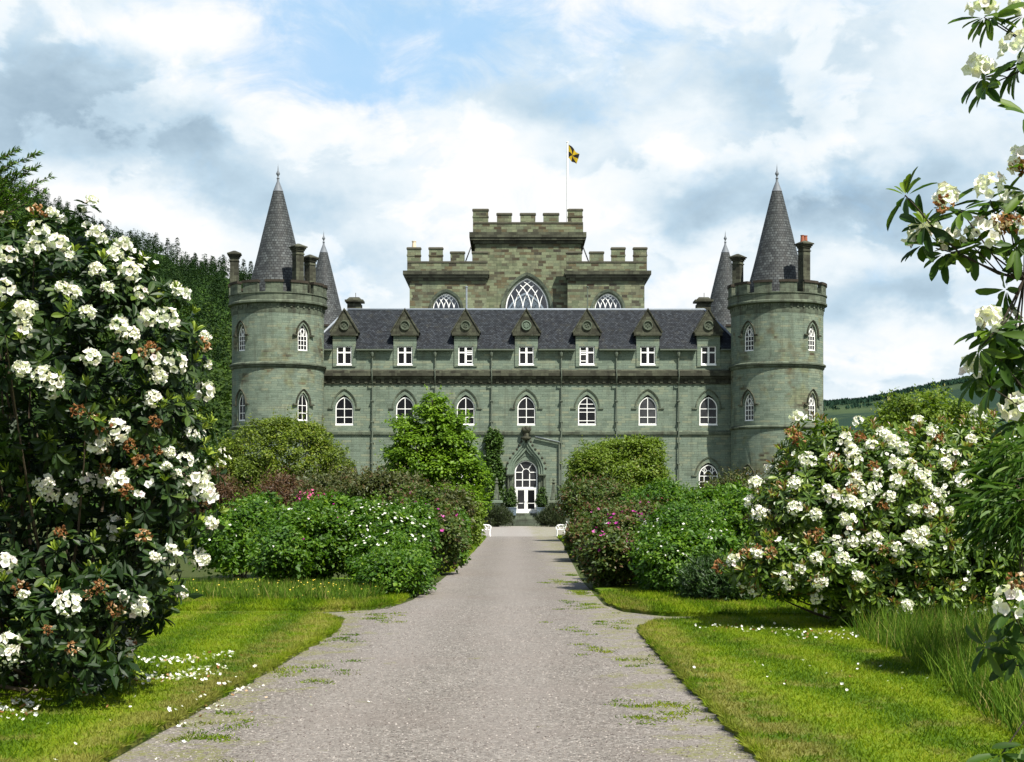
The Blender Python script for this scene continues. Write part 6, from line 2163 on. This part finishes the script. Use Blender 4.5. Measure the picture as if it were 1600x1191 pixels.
M_YEW = leaf_mat('yew_needle', [(0, (0.022, 0.06, 0.008)), (.5, (0.06, 0.13, 0.012)), (1, (0.13, 0.22, 0.02))], .2, .5)
stamp('crown', DIA_V, DIA_F, frames(ND, sph(len(NP)), NL, .014), NP, RG.random(len(NP)), M_YEW, o)

# fallen petals
def petals(name, centres, n, s, sd):
    c = np.array(centres)
    k = RG.integers(0, len(c), n)
    p = np.concatenate([c[k] + RG.normal(0, 1, (n, 2)) * np.array(sd), np.zeros((n, 1))], 1)
    onl = inside(lawn_loops['a'], p[:, 0], p[:, 1]) | inside(lawn_loops['c'], p[:, 0], p[:, 1])
    p[:, 2] = np.where(onl, LZ + .045, .012)
    nn = norm(np.array([[0, 0, 1.0]]) + RG.normal(0, .5, (n, 3)))
    S = s * RG.uniform(.5, 1.2, n)
    r = RG.random(n)
    tag(stamp(name, ROSE_V, ROSE_F, frames(np.cross(nn, sph(n)), nn, S, S * .8, S), p, r * .9, M_PETAL), kind='stuff')
    m_ = max(8, n // 5)
    k = RG.integers(0, len(c), m_)
    p = np.concatenate([c[k] + RG.normal(0, 1, (m_, 2)) * np.array(sd), np.zeros((m_, 1))], 1)
    onl = inside(lawn_loops['a'], p[:, 0], p[:, 1]) | inside(lawn_loops['c'], p[:, 0], p[:, 1])
    p[:, 2] = np.where(onl, LZ + .04, .012)
    nn = norm(np.array([[0, 0, 1.0]]) + RG.normal(0, .6, (m_, 3)))
    tag(stamp('withered_petals', ROSE_V, ROSE_F, frames(np.cross(nn, sph(m_)), nn, s, s * .6, s), p, RG.random(m_), M_SPENT), kind='stuff')


petals('fallen_petals', [G(350, 1035)[:2], G(290, 1045)[:2], G(240, 1045)[:2], G(215, 1072)[:2], G(255, 1075)[:2], G(300, 1072)[:2], G(190, 1072)[:2], G(140, 1092)[:2], G(120, 1085)[:2], G(30, 1115)[:2], G(20, 1130)[:2], G(330, 1060)[:2]], 300, .06, (.18, .25))
petals('fallen_petals', [G(385, 1075)[:2], G(340, 1100)[:2], G(330, 1105)[:2], G(365, 1085)[:2], G(290, 1130)[:2]], 45, .055, (.09, .2))
petals('fallen_petals', [G(1150, 992)[:2], G(1170, 992)[:2], G(1110, 990)[:2], G(1260, 1000)[:2], G(1320, 1004)[:2], G(1220, 998)[:2], G(1300, 1004)[:2]], 75, .055, (.34, .42))
petals('fallen_petals', [G(200, 1150)[:2], G(90, 1160)[:2], G(1240, 1060)[:2], G(450, 1090)[:2], G(1330, 1080)[:2]], 40, .04, (.7, 1.2))

# ------------------------------------------------------------------ garden furniture and ornaments
def bench(px, face, label):
    c = G(px, 838)
    BY = c.y
    o = thing('garden_bench', label, 'bench', (c.x, BY, 0), 'white garden benches')
    def X(x): return c.x + face * x
    def B(mb, xa, xb, ya, yb, za, zb):
        a, b = sorted((X(xa), X(xb)))
        mb.box(a, b, BY + ya, BY + yb, za, zb)
    q = MB()
    for i in range(6):
        B(q, -.22 + i * .085, -.22 + i * .085 + .065, -.75, .75, .42, .45)
    q.build('seat', M_WHITE, o)
    q = MB()
    for i in range(4):
        z = .52 + i * .12
        q.tube([(X(-.26 - i * .035), BY - .75, z), (X(-.26 - i * .035), BY + .75, z)], .022, 6)
    for i in range(13):
        yv = BY - .7 + i * .117
        q.tube([(X(-.25), yv, .45), (X(-.38), yv, .92 + .05 * math.sin(i * 1.57))], .018, 5)
    q.tube([(X(-.385), BY - .75, .93), (X(-.385), BY + .75, .93)], .03, 6)
    q.build('backrest', M_WHITE, o)
    for yv in (BY - .73, BY + .73):
        q = MB()
        q.tube([(X(.26), yv, 0), (X(.22), yv, .2), (X(.25), yv, .43)], [.035, .028, .03], 6)
        q.build('leg', M_WHITE, o)
        q = MB()
        q.tube([(X(-.34), yv, 0), (X(-.26), yv, .25), (X(-.27), yv, .5), (X(-.39), yv, .95)], [.035, .03, .03, .028], 6)
        q.build('leg', M_WHITE, o)
        q = MB()
        q.tube([(X(-.33), yv, .72), (X(0), yv, .74), (X(.2), yv, .70), (X(.3), yv, .6), (X(.26), yv, .44)], .028, 6)
        q.tube([(X(-.2), yv, .45), (X(-.1), yv, .72), (X(.05), yv, .45), (X(.15), yv, .70)], .018, 5)
        q.build('armrest', M_WHITE, o)


bench(760, 1, 'white ornate garden bench on the left side of the path, facing right')
bench(876, -1, 'white ornate garden bench on the right side of the path, facing left')

for px, lab in ((799.5, 'lead-blue square planter left of the door, holding a topiary'), (846.5, 'lead-blue square planter right of the door, holding a topiary')):
    X, Yp, zb = P(px, 0, YW - 1.1).x, YW - 1.1, DOOR_Z0 - .25
    o = thing('planter', lab, 'planter', (X, Yp, zb), 'planters by the door')
    q = MB()
    for (a, b_), (z0, z1) in zip(((.42, .46), (.46, .50)), ((zb, zb + .35), (zb + .35, zb + .75))):
        A_ = [(X - a, Yp - a), (X + a, Yp - a), (X + a, Yp + a), (X - a, Yp + a)]
        Bq = [(X - b_, Yp - b_), (X + b_, Yp - b_), (X + b_, Yp + b_), (X - b_, Yp + b_)]
        for i in range(4):
            j = (i + 1) % 4
            q.poly([(*A_[i], z0), (*A_[j], z0), (*Bq[j], z1), (*Bq[i], z1)])
    q.box(X - .45, X + .45, Yp - .45, Yp + .45, zb + .6, zb + .68)
    q.build('pot', M_BLUE, o)
    q = MB()
    q.band(rectl(0, 1, 0, 1), rectl(.1, .9, .1, .9), 0, .08)
    q.v = [(X - .54 + 1.08 * a, Yp - .54 + 1.08 * c_z, zb + .82 - b_) for a, b_, c_z in q.v]
    q.build('rim', M_BLUE, o)

for px, lab in ((776, 'grey stone obelisk on a pedestal left of the entrance'), (865, 'grey stone obelisk on a pedestal right of the entrance')):
    Yp = YW - 2.2
    X = P(px, 0, Yp).x
    z = lambda py: HC + (YH - py) * Yp / F
    o = thing('stone_obelisk', lab, 'obelisk', (X, Yp, 0), 'obelisks by the entrance')
    q = MB()
    q.box(X - .55, X + .55, Yp - .55, Yp + .55, 0, z(797))
    q.box(X - .42, X + .42, Yp - .42, Yp + .42, z(797), z(786))
    q.bevbox(X - .6, X + .6, Yp - .6, Yp + .6, z(786) + .003, z(782), .06)
    q.build('pedestal', M_TRIM if px < 800 else M_PAR, o)
    q = MB()
    q.lathe([(.34, z(782)), (.36, z(780)), (.28, z(778)), (.20, z(765)), (.12, z(756)), (.20, z(755)), (.2, z(754)), (.08, z(752)), (.14, z(750)), (.10, z(748)), (0, z(746))], X, Yp, 4 if px < 0 else 8)
    for i in range(4):
        a = i * math.pi / 2 + .78
        q.tube([(X + .38 * math.cos(a), Yp + .38 * math.sin(a), z(781)), (X + .2 * math.cos(a), Yp + .2 * math.sin(a), z(766)), (X + .13 * math.cos(a), Yp + .13 * math.sin(a), z(757))], [.07, .05, .03], 5)
    q.build('spire', M_PAR, o)
